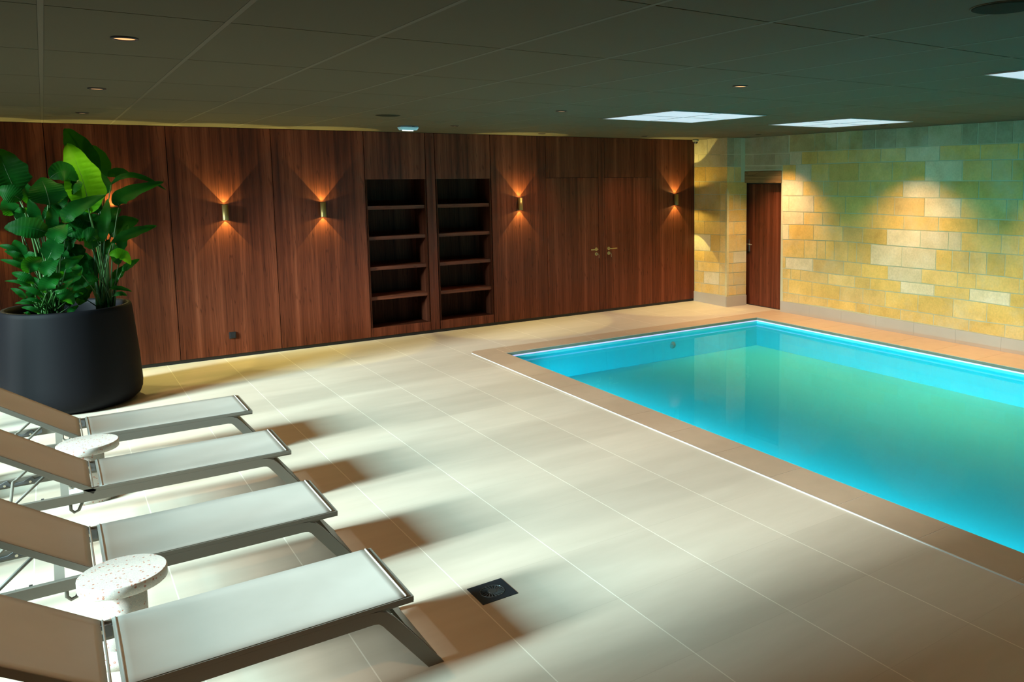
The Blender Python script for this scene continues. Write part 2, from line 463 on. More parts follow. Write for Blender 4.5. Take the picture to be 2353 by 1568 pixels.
def water_mat():
    m, nt, b, out = new_mat('pool_water')
    nt.nodes.remove(b)
    tc = nt.nodes.new('ShaderNodeTexCoord')
    n = nt.nodes.new('ShaderNodeTexNoise'); n.inputs['Scale'].default_value = 1.6; n.inputs['Detail'].default_value = 2
    nt.links.new(tc.outputs['Object'], n.inputs['Vector'])
    bp = nt.nodes.new('ShaderNodeBump'); bp.inputs['Strength'].default_value = 0.02; bp.inputs['Distance'].default_value = 0.02
    nt.links.new(n.outputs['Fac'], bp.inputs['Height'])
    g = nt.nodes.new('ShaderNodeBsdfGlossy'); g.inputs['Roughness'].default_value = 0.0
    g.inputs['Color'].default_value = (0.42, 0.62, 0.78, 1)
    t = nt.nodes.new('ShaderNodeBsdfTransparent')
    t.inputs['Color'].default_value = (0.7, 1.0, 1.0, 1)
    fr = nt.nodes.new('ShaderNodeFresnel'); fr.inputs['IOR'].default_value = 1.22
    ms = nt.nodes.new('ShaderNodeMixShader')
    nt.links.new(bp.outputs['Normal'], g.inputs['Normal'])
    nt.links.new(fr.outputs[0], ms.inputs[0]); nt.links.new(t.outputs[0], ms.inputs[1]); nt.links.new(g.outputs[0], ms.inputs[2])
    nt.links.new(ms.outputs[0], out.inputs['Surface'])
    return m
WATERM = water_mat()
LEDM = emis('lavender_led', (0.66, 0.56, 0.95), 0.85)
PANEM = emis('cool_light_panel', (0.72, 0.86, 1.0), 0.62)
DLM = emis('warm_downlight', (1.0, 0.50, 0.20), 1.0)
SCM = emis('warm_bulb', (1.0, 0.55, 0.18), 6.0)

# ================================================================ the room
# floor slab around the pool
b = MB()
ex = 0.12
hole = [pp(-ex, -ex), pp(PW + ex, -ex), pp(PW + ex, PL + ex), pp(-ex, PL + ex)]      # far-left, far-right, near-right, near-left
outer = [(XL - 0.1, YW + 0.5, 0), (XS + 0.35, YW + 0.5, 0), (XS + 0.35, YF - 0.1, 0), (XL - 0.1, YF - 0.1, 0)]
for i in range(4):
    j = (i + 1) % 4
    q = [outer[j], outer[i], hole[i], hole[j]]
    if i in (0, 1, 2, 3):
        q = [outer[i], hole[i], hole[j], outer[j]]
    b.hexa([(p[0], p[1], -0.12) for p in q], [(p[0], p[1], 0) for p in q])
struct(b.build('floor', FLOOR, fix=True), 'beige square-tiled floor around the swimming pool', 'floor')

# pool coping
root = tag(empty('pool_coping', pp(-0.2, -0.2)), 'sand-brown stone coping running round the edge of the swimming pool', 'coping')
def rooted(o):
    o.location = Vector(o.location) - root.location
    return o
wl, wf, wr = 0.335, 0.345, 0.665
def coping_quads():
    q = []
    # left run
    p = 0.61
    y = 0.0
    k = 0
    while y < PL:
        q.append((-wl, 0, y, min(y + p, PL))); y += p
    # far run
    x = 0.12
    q.append((-0.0, 0.12, -wf, 0))
    while x < PW + wr - 0.001:
        q.append((x, min(x + 0.6, PW + wr), -wf, 0)); x += 0.6
    # right run
    y = 0.0
    while y < PL:
        q.append((PW, PW + wr, y, min(y + 0.6, PL))); y += 0.6
    return q
b = MB()
def rot_box(b, a0, a1, b0, b1, z0, z1, mi=0):
    q = [(a0, b1), (a1, b1), (a1, b0), (a0, b0)]
    b.hexa([pp(*c, z0) for c in q], [pp(*c, z1) for c in q], mi)
g = 0.0022
for a0, a1, b0, b1 in coping_quads():
    rot_box(b, a0 + g, a1 - g, b0 + g, b1 - g, -0.03, 0.004)
# the rounded outer corner piece
R = 0.10
pts = [(-wl + R - R * math.cos(t), -wf + R - R * math.sin(t)) for t in [PI / 2 * k / 8 for k in range(9)]]
poly = [(-wl, -g)] + pts + [(-g, -wf), (-g, -g)]
n = len(poly)
b.add([pp(*c, -0.03) for c in poly] + [pp(*c, 0.004) for c in poly],
      [tuple(range(n)), tuple(range(n, 2 * n))] + [(i, (i + 1) % n, (i + 1) % n + n, i + n) for i in range(n)])
rooted(b.build('coping_tiles', COPING, root, fix=True))
b = MB()
rot_box(b, -wl + 0.01, -0.001, -0.12, PL, -0.028, 0.0022)
rot_box(b, -wl + 0.1, PW + wr, -wf + 0.01, -0.001, -0.028, 0.0021)
rot_box(b, PW + 0.001, PW + wr, 0, PL, -0.028, 0.002)
rooted(b.build('coping_grout', GROUT, root))
b = MB()
rot_box(b, -0.004, 0.0, -0.004, PL, -0.034, 0.0); rot_box(b, 0.0, PW, -0.004, 0.0, -0.034, 0.0); rot_box(b, PW, PW + 0.004, -0.004, PL, -0.034, 0.0)
rooted(b.build('coping_nosing', LIP, root))
b = MB()
rot_box(b, -wl - 0.009, -wl, -wf + R, PL, -0.01, 0.006)
rooted(b.build('seal_strip', SEAL, root))

# basin, light strip, water
root = tag(empty('swimming_pool', pp(0, 0)), 'rectangular turquoise-lined swimming pool sunk into the tiled floor', 'swimming pool')
b = MB()
T = 0.08
rot_box(b, -T, 0, -T, PL + T, -PD, -0.035)
rot_box(b, PW, PW + T, -T, PL + T, -PD, -0.035)
rot_box(b, 0, PW, -T, 0, -PD, -0.035)
rot_box(b, 0, PW, PL, PL + T, -PD, -0.035)
rot_box(b, -T, PW + T, -T, PL + T, -PD - T, -PD)
rooted(b.build('basin', LINER, root))
b = MB()
e = 0.0035
rot_box(b, 0, e, 0, PL, -0.050, -0.036); rot_box(b, e, PW - e, 0, e, -0.050, -0.036); rot_box(b, PW - e, PW, 0, PL, -0.050, -0.036)
rooted(b.build('light_strip', LEDM, root))
b = MB(); 
b.add([pp(0, PL, WATER), pp(PW, PL, WATER), pp(PW, 0, WATER), pp(0, 0, WATER)], [(0, 1, 2, 3)], 0, True)
water = b.build('pool_water', WATERM)
tag(water, 'clear turquoise water filling the swimming pool', 'water', kind='stuff')
for (a, z) in ((2.55, -0.22),):
    j = MB()
    c = pp(a, 0, z)
    j.lathe([(0.0, 0.02), (0.012, 0.022), (0.014, 0.016), (0.045, 0.012), (0.05, 0.0)], n=24, axis='y', origin=(c[0], c[1], c[2]))
    for i, v in enumerate(j.v): j.v[i] = (v[0], 2 * c[1] - v[1] , v[2])
    rooted(j.build('inlet_nozzle', GRAYP, root, fix=True))

# added fill lights with housings on the unseen pool walls, to brighten the water
for a0, b0, dv, L_, pw_ in ((0.0, PL / 2, PX, PL - 0.5, 150), (PW / 2, PL, -PY, PW - 0.5, 150 * 0.4)):
    p0 = Vector(pp(a0, b0, -0.27))
    hx = MB(); hx.box(-L_ / 2, L_ / 2, -0.012, 0.0, -0.03, 0.03)
    ch = rooted(hx.build('pool_fill_housing', GRAYP, root))
    ch.location = p0 - Vector(root.location); ch.rotation_euler = (0, 0, math.atan2(dv.y, dv.x) + PI / 2)
    q = p0 + dv * 0.02
    area_light('pool_fill_light', tuple(q), tuple(q + dv * 2 - Vector((0, 0, 0.5))), L_, 0.04, pw_, (0.05, 0.72, 0.88), 105)

# stone wall on the right (with the door recess), the pier, skirting
rnd = random.Random(11)
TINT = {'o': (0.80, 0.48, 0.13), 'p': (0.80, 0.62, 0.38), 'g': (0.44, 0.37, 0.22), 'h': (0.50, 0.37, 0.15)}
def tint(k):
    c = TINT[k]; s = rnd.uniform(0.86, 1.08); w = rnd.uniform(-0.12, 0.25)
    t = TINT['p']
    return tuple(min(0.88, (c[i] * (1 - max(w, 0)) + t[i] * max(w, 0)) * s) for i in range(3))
def wall_pt(base, du, dn, u, z, d):
    v = base + du * u + dn * d
    return (v.x, v.y, z)
def block(b, base, du, dn, q, d0, d1, col, gap=0.006):
    u0, zb0, zt0, u1, zb1, zt1 = q
    if u1 < u0: u0, zb0, zt0, u1, zb1, zt1 = u1, zb1, zt1, u0, zb0, zt0
    u0 += gap; u1 -= gap; zb0 += gap; zb1 += gap; zt0 -= gap; zt1 -= gap
    P = lambda u, z, d: wall_pt(base, du, dn, u, z, d)
    j = lambda: rnd.uniform(-0.002, 0.002)
    bk = [P(u0, zb0, d0), P(u1, zb1, d0), P(u1, zt1, d0), P(u0, zt0, d0)]
    fr = [P(u0 + j(), zb0 + j(), d1), P(u1 + j(), zb1 + j(), d1), P(u1 + j(), zt1 + j(), d1), P(u0 + j(), zt0 + j(), d1)]
    b.add(bk + fr, [(3, 2, 1, 0), (4, 5, 6, 7), (0, 1, 5, 4), (1, 2, 6, 5), (2, 3, 7, 6), (3, 0, 4, 7)], 0, False, col)
STONES = [[1.419,2.484,2.74,1.876,2.479,2.74,"g"],
[1.876,2.479,2.74,2.386,2.477,2.74,"h"],
[2.386,2.477,2.74,2.598,2.478,2.74,"h"],
[2.598,2.478,2.74,2.812,2.479,2.74,"h"],
[2.812,2.479,2.74,3.042,2.48,2.74,"h"],
[3.042,2.48,2.74,3.265,2.479,2.74,"h"],
[3.265,2.479,2.74,3.482,2.478,2.74,"g"],
[3.482,2.478,2.74,3.827,2.477,2.74,"g"],
[3.827,2.477,2.74,4.314,2.483,2.74,"g"],
[4.314,2.483,2.74,4.788,2.483,2.74,"g"],
[4.788,2.483,2.74,5.002,2.481,2.74,"g"],
[5.002,2.481,2.74,5.235,2.479,2.74,"g"],
[5.235,2.479,2.74,5.453,2.477,2.74,"g"],
[5.453,2.477,2.74,5.586,2.476,2.74,"g"],
[1.562,2.29,2.483,2.13,2.288,2.476,"p"],
[2.13,2.288,2.476,2.451,2.291,2.477,"o"],
[2.451,2.291,2.477,3.019,2.297,2.48,"o"],
[3.019,2.297,2.48,3.58,2.297,2.478,"o"],
[3.58,2.297,2.478,3.98,2.297,2.477,"o"],
[3.98,2.297,2.477,4.486,2.295,2.486,"p"],
[4.486,2.295,2.486,5.045,2.292,2.481,"o"],
[5.045,2.292,2.481,5.527,2.289,2.477,"o"],
[5.527,2.289,2.477,5.594,2.288,2.476,"o"],
[1.737,2.06,2.289,2.016,2.047,2.288,"o"],
[2.016,2.047,2.288,2.326,2.04,2.29,"p"],
[2.326,2.04,2.29,2.664,2.04,2.293,"o"],
[2.664,2.04,2.293,3.213,2.041,2.297,"o"],
[3.213,2.041,2.297,3.773,2.041,2.297,"o"],
[3.773,2.041,2.297,4.28,2.041,2.296,"o"],
[4.28,2.041,2.296,4.813,2.041,2.293,"p"],
[4.813,2.041,2.293,5.207,2.041,2.291,"o"],
[5.207,2.041,2.291,5.46,2.041,2.289,"o"],
[5.46,2.041,2.289,5.606,2.041,2.288,"o"],
[1.741,1.815,2.06,2.171,1.82,2.04,"p"],
[2.171,1.82,2.04,2.572,1.824,2.04,"o"],
[2.572,1.824,2.04,2.843,1.827,2.04,"o"],
[2.843,1.827,2.04,3.42,1.827,2.041,"o"],
[3.42,1.827,2.041,3.954,1.825,2.041,"o"],
[3.954,1.825,2.041,4.504,1.824,2.041,"p"],
[4.504,1.824,2.041,5.043,1.824,2.041,"o"],
[5.043,1.824,2.041,5.605,1.825,2.041,"o"],
[1.745,1.573,1.815,1.88,1.574,1.817,"p"],
[1.88,1.574,1.817,2.388,1.578,1.822,"p"],
[2.388,1.578,1.822,2.989,1.585,1.827,"o"],
[2.989,1.585,1.827,3.54,1.591,1.826,"o"],
[3.54,1.591,1.826,3.822,1.584,1.826,"o"],
[3.822,1.584,1.826,4.291,1.581,1.824,"o"],
[4.291,1.581,1.824,4.812,1.582,1.824,"p"],
[4.812,1.582,1.824,5.408,1.581,1.825,"o"],
[5.408,1.581,1.825,5.546,1.58,1.825,"o"],
[5.546,1.58,1.825,5.627,1.58,1.825,"o"],
[1.748,1.376,1.573,2.191,1.387,1.577,"p"],
[2.191,1.387,1.577,2.568,1.396,1.58,"o"],
[2.568,1.396,1.58,2.891,1.394,1.584,"o"],
[2.891,1.394,1.584,3.46,1.39,1.59,"o"],
[3.46,1.39,1.59,3.98,1.396,1.58,"o"],
[3.98,1.396,1.58,4.506,1.401,1.581,"o"],
[4.506,1.401,1.581,5.051,1.402,1.582,"o"],
[5.051,1.402,1.582,5.316,1.402,1.581,"o"],
[5.316,1.402,1.581,5.635,1.402,1.58,"o"],
[1.752,1.139,1.376,1.888,1.144,1.38,"p"],
[1.888,1.144,1.38,2.393,1.163,1.391,"o"],
[2.393,1.163,1.391,2.951,1.183,1.393,"o"],
[2.951,1.183,1.393,3.302,1.178,1.391,"o"],
[3.302,1.178,1.391,3.715,1.172,1.393,"o"],
[3.715,1.172,1.393,4.242,1.17,1.399,"p"],
[4.242,1.17,1.399,4.655,1.17,1.401,"p"],
[4.655,1.17,1.401,4.833,1.171,1.402,"p"],
[4.833,1.171,1.402,5.362,1.175,1.402,"o"],
[5.362,1.175,1.402,5.577,1.176,1.402,"o"],
[5.577,1.176,1.402,5.645,1.177,1.402,"o"],
[1.757,0.865,1.139,2.211,0.882,1.156,"o"],
[2.211,0.882,1.156,2.465,0.89,1.166,"o"],
[2.465,0.89,1.166,2.63,0.891,1.172,"o"],
[2.63,0.891,1.172,2.795,0.893,1.178,"o"],
[2.795,0.893,1.178,3.046,0.894,1.182,"o"],
[3.046,0.894,1.182,3.202,0.893,1.179,"o"],
[3.202,0.893,1.179,3.453,0.892,1.175,"o"],
[3.453,0.892,1.175,3.963,0.896,1.171,"p"],
[3.963,0.896,1.171,4.481,0.9,1.169,"p"],
[4.481,0.9,1.169,4.713,0.902,1.17,"o"],
[4.713,0.902,1.17,4.953,0.903,1.172,"o"],
[4.953,0.903,1.172,5.184,0.905,1.173,"o"],
[5.184,0.905,1.173,5.418,0.907,1.175,"o"],
[5.418,0.907,1.175,5.648,0.899,1.177,"o"],
[1.76,0.691,0.865,1.828,0.693,0.868,"o"],
[1.828,0.693,0.868,2.39,0.697,0.889,"p"],
[2.39,0.697,0.889,2.973,0.696,0.894,"o"],
[2.973,0.696,0.894,3.297,0.699,0.892,"o"],
[3.297,0.699,0.892,3.747,0.704,0.894,"o"],
[3.747,0.704,0.894,4.274,0.709,0.898,"p"],
[4.274,0.709,0.898,4.8,0.713,0.902,"o"],
[4.8,0.713,0.902,5.054,0.715,0.904,"o"],
[5.054,0.715,0.904,5.605,0.718,0.901,"o"],
[5.605,0.718,0.901,5.667,0.718,0.899,"o"],
[1.762,0.533,0.691,1.943,0.534,0.696,"o"],
[1.943,0.534,0.696,2.142,0.535,0.701,"o"],
[2.142,0.535,0.701,2.689,0.533,0.693,"o"],
[2.689,0.533,0.693,3.179,0.534,0.698,"o"],
[3.179,0.534,0.698,3.449,0.539,0.701,"o"],
[3.449,0.539,0.701,3.958,0.549,0.706,"o"],
[3.958,0.549,0.706,4.47,0.561,0.71,"p"],
[4.47,0.561,0.71,4.974,0.567,0.714,"o"],
[4.974,0.567,0.714,5.5,0.559,0.717,"p"],
[5.5,0.559,0.717,5.674,0.557,0.718,"o"],
[1.766,0.316,0.533,1.891,0.315,0.533,"o"],
[1.891,0.315,0.533,2.377,0.316,0.536,"o"],
[2.377,0.316,0.536,2.914,0.32,0.53,"o"],
[2.914,0.32,0.53,3.33,0.327,0.537,"o"],
[3.33,0.327,0.537,3.71,0.325,0.543,"o"],
[3.71,0.325,0.543,4.234,0.325,0.555,"o"],
[4.234,0.325,0.555,4.752,0.324,0.564,"o"],
[4.752,0.324,0.564,5.211,0.327,0.564,"o"],
[5.211,0.327,0.564,5.684,0.338,0.557,"o"],
[1.768,0.169,0.316,2.116,0.177,0.315,"o"],
[2.116,0.177,0.315,2.681,0.191,0.317,"o"],
[2.681,0.191,0.317,3.213,0.187,0.325,"o"],
[3.213,0.187,0.325,3.45,0.186,0.326,"o"],
[3.45,0.186,0.326,3.965,0.183,0.324,"o"],
[3.965,0.183,0.324,4.476,0.181,0.327,"o"],
[4.476,0.181,0.327,4.978,0.178,0.322,"o"],
[4.978,0.178,0.322,5.453,0.176,0.333,"o"],
[5.453,0.176,0.333,5.692,0.175,0.338,"o"]]
ABOVE = [[0.802,2.48,2.74,1.301,2.466,2.74,"g"],
[1.301,2.466,2.74,1.858,2.468,2.74,"g"],
[0.803,2.29,2.47,1.085,2.291,2.462,"g"],
[1.085,2.291,2.466,1.573,2.287,2.464,"g"],
[1.573,2.287,2.467,1.886,2.287,2.462,"g"],
[0.804,2.222,2.286,1.358,2.22,2.281,"g"],
[1.358,2.22,2.281,1.729,2.219,2.275,"g"]]
PIER = [[[0.007,2.492,2.74,0.356,2.484,2.74],
[0.356,2.484,2.74,0.831,2.473,2.74],
[0.007,2.288,2.492,0.126,2.287,2.489],
[0.126,2.287,2.489,0.691,2.278,2.476],
[0.691,2.278,2.476,0.833,2.276,2.473],
[0.007,2.038,2.288,0.304,2.036,2.284],
[0.304,2.036,2.284,0.834,2.032,2.276],
[0.007,1.823,2.038,0.146,1.823,2.037],
[0.146,1.823,2.037,0.678,1.825,2.033],
[0.678,1.825,2.033,0.836,1.825,2.032],
[0.007,1.564,1.823,0.28,1.568,1.824],
[0.28,1.568,1.824,0.689,1.574,1.825],
[0.689,1.574,1.825,0.837,1.576,1.825],
[0.007,1.372,1.564,0.121,1.374,1.566],
[0.121,1.374,1.566,0.681,1.386,1.574],
[0.681,1.386,1.574,0.838,1.389,1.576],
[0.007,1.152,1.372,0.281,1.16,1.377],
[0.281,1.16,1.377,0.682,1.17,1.386],
[0.682,1.17,1.386,0.84,1.175,1.389],
[0.007,0.873,1.152,0.438,0.884,1.164],
[0.438,0.884,1.164,0.683,0.891,1.17],
[0.683,0.891,1.17,0.842,0.895,1.175],
[0.007,0.692,0.873,0.288,0.698,0.88],
[0.288,0.698,0.88,0.66,0.705,0.89],
[0.66,0.705,0.89,0.843,0.709,0.895],
[0.007,0.52,0.692,0.105,0.524,0.694],
[0.105,0.524,0.694,0.67,0.55,0.705],
[0.67,0.55,0.705,0.844,0.558,0.709],
[0.007,0.318,0.52,0.267,0.328,0.532],
[0.267,0.328,0.532,0.662,0.342,0.55],
[0.662,0.342,0.55,0.845,0.349,0.558],
[0.007,0.159,0.318,0.193,0.164,0.325],
[0.193,0.164,0.325,0.663,0.177,0.342],
[0.663,0.177,0.342,0.846,0.182,0.349]],
[[-0.007,2.473,2.74,0.136,2.474,2.74],
[0.136,2.474,2.74,0.27,2.475,2.74],
[-0.006,2.276,2.473,0.138,2.273,2.474],
[0.138,2.273,2.474,0.271,2.271,2.475],
[-0.005,2.032,2.276,0.139,2.03,2.273],
[0.139,2.03,2.273,0.273,2.029,2.271],
[-0.004,1.825,2.032,0.358,1.827,2.028],
[-0.002,1.576,1.825,0.13,1.579,1.826],
[0.13,1.579,1.826,0.26,1.582,1.827],
[0.26,1.582,1.827,0.36,1.584,1.827],
[-0.001,1.389,1.576,0.361,1.387,1.584],
[-0.0,1.175,1.389,0.133,1.174,1.388],
[0.133,1.174,1.388,0.363,1.172,1.387],
[0.001,0.895,1.175,0.194,0.897,1.173],
[0.194,0.897,1.173,0.365,0.899,1.172],
[0.002,0.708,0.895,0.129,0.709,0.896],
[0.129,0.709,0.896,0.367,0.711,0.899],
[0.003,0.558,0.708,0.113,0.556,0.709],
[0.113,0.556,0.709,0.368,0.553,0.711],
[0.004,0.348,0.558,0.131,0.346,0.556],
[0.131,0.346,0.556,0.37,0.342,0.553],
[0.005,0.181,0.348,0.187,0.182,0.345],
[0.187,0.182,0.345,0.371,0.183,0.342]]]
base = Vector((XS, YW, 0))
U0, U1, ZD = 0.78, 1.715, 2.012      # door opening along the wall
UE = 13.4
b = MB()
def mortar(u0, u1, z0, z1, d0=-0.30, d1=0.0):
    P = lambda u, z, d: wall_pt(base, SU, SN, u, z, d)
    b.hexa([P(u0, z0, d0), P(u0, z0, d1), P(u1, z0, d1), P(u1, z0, d0)], [P(u0, z1, d0), P(u0, z1, d1), P(u1, z1, d1), P(u1, z1, d0)], 1)
mortar(U1, UE, 0, H + 0.05); mortar(U0, U1, ZD, H + 0.05); mortar(-0.4, U0, 0, H + 0.05)
mortar(U0, U1, 0, ZD, -0.30, -0.16)
for q in STONES:
    q = list(q)
    if q[3] < U1 + 0.02: 
        if q[1] < 2.2: continue
    if q[1] < 2.2:
        q[0] = max(q[0], U1)
    else:
        q[0] = max(q[0], 1.88) if q[1] > 2.4 else max(q[0], 1.89)
    if q[3] - q[0] < 0.03: continue
    if q[1] > 2.4 and q[0] < 1.86: continue
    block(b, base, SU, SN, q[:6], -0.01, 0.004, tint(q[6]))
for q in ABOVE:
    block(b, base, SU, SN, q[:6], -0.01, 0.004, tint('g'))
zs = [2.74, 2.476, 2.288, 2.041, 1.825, 1.58, 1.402, 1.177, 0.899, 0.718, 0.557, 0.338, 0.17]
for k in range(12):
    u = (5.59, 5.59, 5.61, 5.62, 5.63, 5.64, 5.65, 5.66, 5.67, 5.67, 5.68, 5.69)[k]
    while u < UE:
        w = rnd.choice((0.38, 0.5, 0.62, 0.7))
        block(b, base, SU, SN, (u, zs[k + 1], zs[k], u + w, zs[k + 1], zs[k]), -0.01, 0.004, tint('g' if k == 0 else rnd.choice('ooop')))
        u += w
struct(b.build('wall_right', [STONE, MORTAR], fix=True), 'yellow limestone block wall behind the pool', 'wall')

# pier between the wood wall and the stone door
A0 = Vector((8.93, 10.64, 0)); A1 = Vector((8.905, 9.79, 0)); A2 = Vector((9.285, 9.738, 0))
b = MB()
d1 = (A1 - A0).normalized(); n1 = Vector((d1.y, -d1.x, 0)); n1 = n1 if n1.x < 0 else -n1
d2 = (A2 - A1).normalized(); n2 = Vector((d2.y, -d2.x, 0)); n2 = n2 if n2.y < 0 else -n2
core = [A0, A1, A2, Vector((9.30, 10.64, 0))]
b.hexa([(p.x, p.y, 0) for p in core], [(p.x, p.y, H + 0.02) for p in core], 1)
for (rows, bs, du, dn) in ((PIER[0], A0, d1, n1), (PIER[1], A1, d2, n2)):
    for q in rows:
        q = list(q)
        if bs is A0 and q[3] > 0.815: q[3] = (A1 - A0).length + 0.009
        if bs is A1 and q[0] < 0.02: q[0] = -0.009
        if bs is A1 and q[3] > 0.33: q[3] = 0.385
        zc = (q[1] + q[2]) / 2
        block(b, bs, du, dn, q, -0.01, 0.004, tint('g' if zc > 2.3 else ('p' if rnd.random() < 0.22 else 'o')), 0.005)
# pale stopped arris on the corner
zt = 1.86
b.add([tuple(A1 - d1 * 0.035 + n1 * 0.006 + Vector((0, 0, 0.17))), tuple(A1 + n1 * 0.010 + n2 * 0.010 + Vector((0, 0, 0.17))), tuple(A1 + d2 * 0.035 + n2 * 0.006 + Vector((0, 0, 0.17))),
       tuple(A1 - d1 * 0.035 + n1 * 0.006 + Vector((0, 0, zt))), tuple(A1 + n1 * 0.010 + n2 * 0.010 + Vector((0, 0, zt))), tuple(A1 + d2 * 0.035 + n2 * 0.006 + Vector((0, 0, zt))),
       tuple(A1 + n1 * 0.005 + n2 * 0.005 + Vector((0, 0, zt + 0.085)))],
      [(0, 1, 4, 3), (1, 2, 5, 4), (3, 4, 6), (4, 5, 6)], 0, False, (0.72, 0.56, 0.26))
struct(b.build('wall_pier', [STONE, MORTAR], fix=False), 'limestone pier with a chamfered corner beside the narrow door', 'pier')

def skirting(name, P0, P1, nn, h, label, t=0.012):
    b = MB()
    d = (P1 - P0).normalized(); L = (P1 - P0).length
    k = max(1, round(L / 0.6))
    for i in range(k):
        a = P0 + d * (L * i / k + 0.001); c = P0 + d * (L * (i + 1) / k - 0.001)
        b.hexa([(a.x, a.y, 0), (c.x, c.y, 0), (c.x + nn.x * t, c.y + nn.y * t, 0), (a.x + nn.x * t, a.y + nn.y * t, 0)],
               [(a.x, a.y, h), (c.x, c.y, h), (c.x + nn.x * t, c.y + nn.y * t, h), (a.x + nn.x * t, a.y + nn.y * t, h)])
    struct(b.build(name, SKIRT, fix=True), label, 'skirting')
skirting('baseboard_right', base + SU * 1.735 + SN * 0.0, base + SU * UE, SN, 0.175, 'grey-beige tile skirting along the yellow stone wall', 0.02)
skirting('baseboard_pier', A0 + n1 * 0.004, A1 + n1 * 0.004, n1, 0.17, 'tile skirting on the pier side next to the wood wall')
skirting('baseboard_pier_front', A1 + n2 * 0.004 - d2 * 0.014, A2 + n2 * 0.004, n2, 0.17, 'tile skirting on the pier face beside the narrow door')

# the door in the stone wall
def wbox(b, u0, u1, z0, z1, d0, d1, mi=0):
    P = lambda u, z, d: wall_pt(base, SU, SN, u, z, d)
    b.hexa([P(u0, z0, d0), P(u0, z0, d1), P(u1, z0, d1), P(u1, z0, d0)], [P(u0, z1, d0), P(u0, z1, d1), P(u1, z1, d1), P(u1, z1, d0)], mi)
root = struct(empty('door_3', tuple(base + SU * 1.3 - SN * 0.13)), 'narrow walnut door under an oak beam in the stone wall', 'door')
b = MB(); wbox(b, U0 + 0.02, U1 - 0.02, 0.012, ZD - 0.02, -0.155, -0.115); rooted(b.build('door_leaf', WOOD, root, fix=True))
b = MB(); wbox(b, U0, U0 + 0.02, 0, ZD, -0.158, -0.11); wbox(b, U1 - 0.02, U1 - 0.004, 0, ZD, -0.158, -0.13); wbox(b, U0 + .02, U1 - .02, ZD - 0.02, ZD, -0.158, -0.11)
wbox(b, U0 + .02, U1 - .02, 0.0, 0.012, -0.158, -0.11)
rooted(b.build('door_frame', BLACK, root, fix=True))
b = MB(); wbox(b, 0.858, 0.893, 0.885, 1.085, -0.115, -0.108)
hp = wall_pt(base, SU, SN, 0.962, 1.0, -0.115)
plate = rooted(b.build('handle_plate', STEEL, root, bevel=0.003, fix=True))
b = MB()
P = lambda u, z, d: wall_pt(base, SU, SN, u, z, d)
b.tube([P(0.875, 1.01, -0.11), P(0.875, 1.01, -0.065), P(0.885, 1.01, -0.06), P(0.99, 1.008, -0.06)], 0.009)
rooted(b.build('door_handle', STEEL, root))
b = MB(); wbox(b, 0.80, U1 + 0.005, 2.012, 2.20, -0.14, 0.012)
root = tag(empty('door_lintel', P(1.26, 2.012, 0)), 'short oak beam bearing on the stone above the narrow door', 'beam')
rooted(b.build('beam', OAK, root, bevel=0.004, fix=True))

# the wood wall: backing, plinth and panels
b = MB()
yb = YW + 0.024
N1, N2 = (3.372, 4.201), (4.330, 5.160)
segs = [(XL, N1[0]), (N1[1], N2[0]), (N2[1], 9.3)]
for x0, x1 in segs: b.box(x0, x1, yb, yb + 0.5, 0, H + 0.05)
for x0, x1 in (N1, N2):
    b.box(x0, x1, yb + 0.42, yb + 0.5, 0, H + 0.05); b.box(x0, x1, yb, yb + 0.42, 2.135, H + 0.05); b.box(x0, x1, yb, yb + 0.42, 0, 0.035)
struct(b.build('wall_back', BLACKBACK), 'dark wall hidden behind the walnut panelling', 'wall')
b = MB(); b.box(XL, 8.925, YW + 0.012, YW + 0.0235, 0, 0.045)
struct(b.build('baseboard_back', BLACK), 'thin black recessed plinth under the walnut panelling', 'plinth')

g = 0.0035
def panel(x0, x1, z0=0.042, z1=H - 0.004, label='', name='wood_panel'):
    b = MB(); b.box(0, x1 - x0 - 2 * g, 0, 0.0195, 0, z1 - z0)
    o = b.build(name, WOOD, loc=(x0 + g, YW, z0), bevel=0.0012)
    tag(o, label, 'wood panel', 'walnut veneer wall panels')
    return o
panel(XL + .01, -1.08, label='walnut wall panel in the left corner, outside the photo')
panel(-1.08, 0.04, label='walnut wall panel behind the left half of the big plant')
panel(0.04, 1.153, label='walnut wall panel right behind the black planter, its brass light half hidden by leaves')
panel(1.153, 2.26, label='walnut wall panel with a brass light above a black wall socket')
panel(2.26, 3.376, label='walnut wall panel with a brass light, directly left of the open shelves')
panel(4.200, 4.331, label='narrow upright walnut strip between the two sets of open shelves')
panel(5.160, 6.058, label='walnut wall panel with a brass light between the shelves and the doors')
panel(6.981, 7.101, label='narrow upright walnut strip between the two handled doors')
panel(6.058, 6.981, 2.122, label='short walnut panel above the left handled door')
panel(7.101, 8.033, 2.122, label='short walnut panel above the right handled door')
panel(8.033, 8.925, label='walnut wall panel with a brass light beside the stone pier')

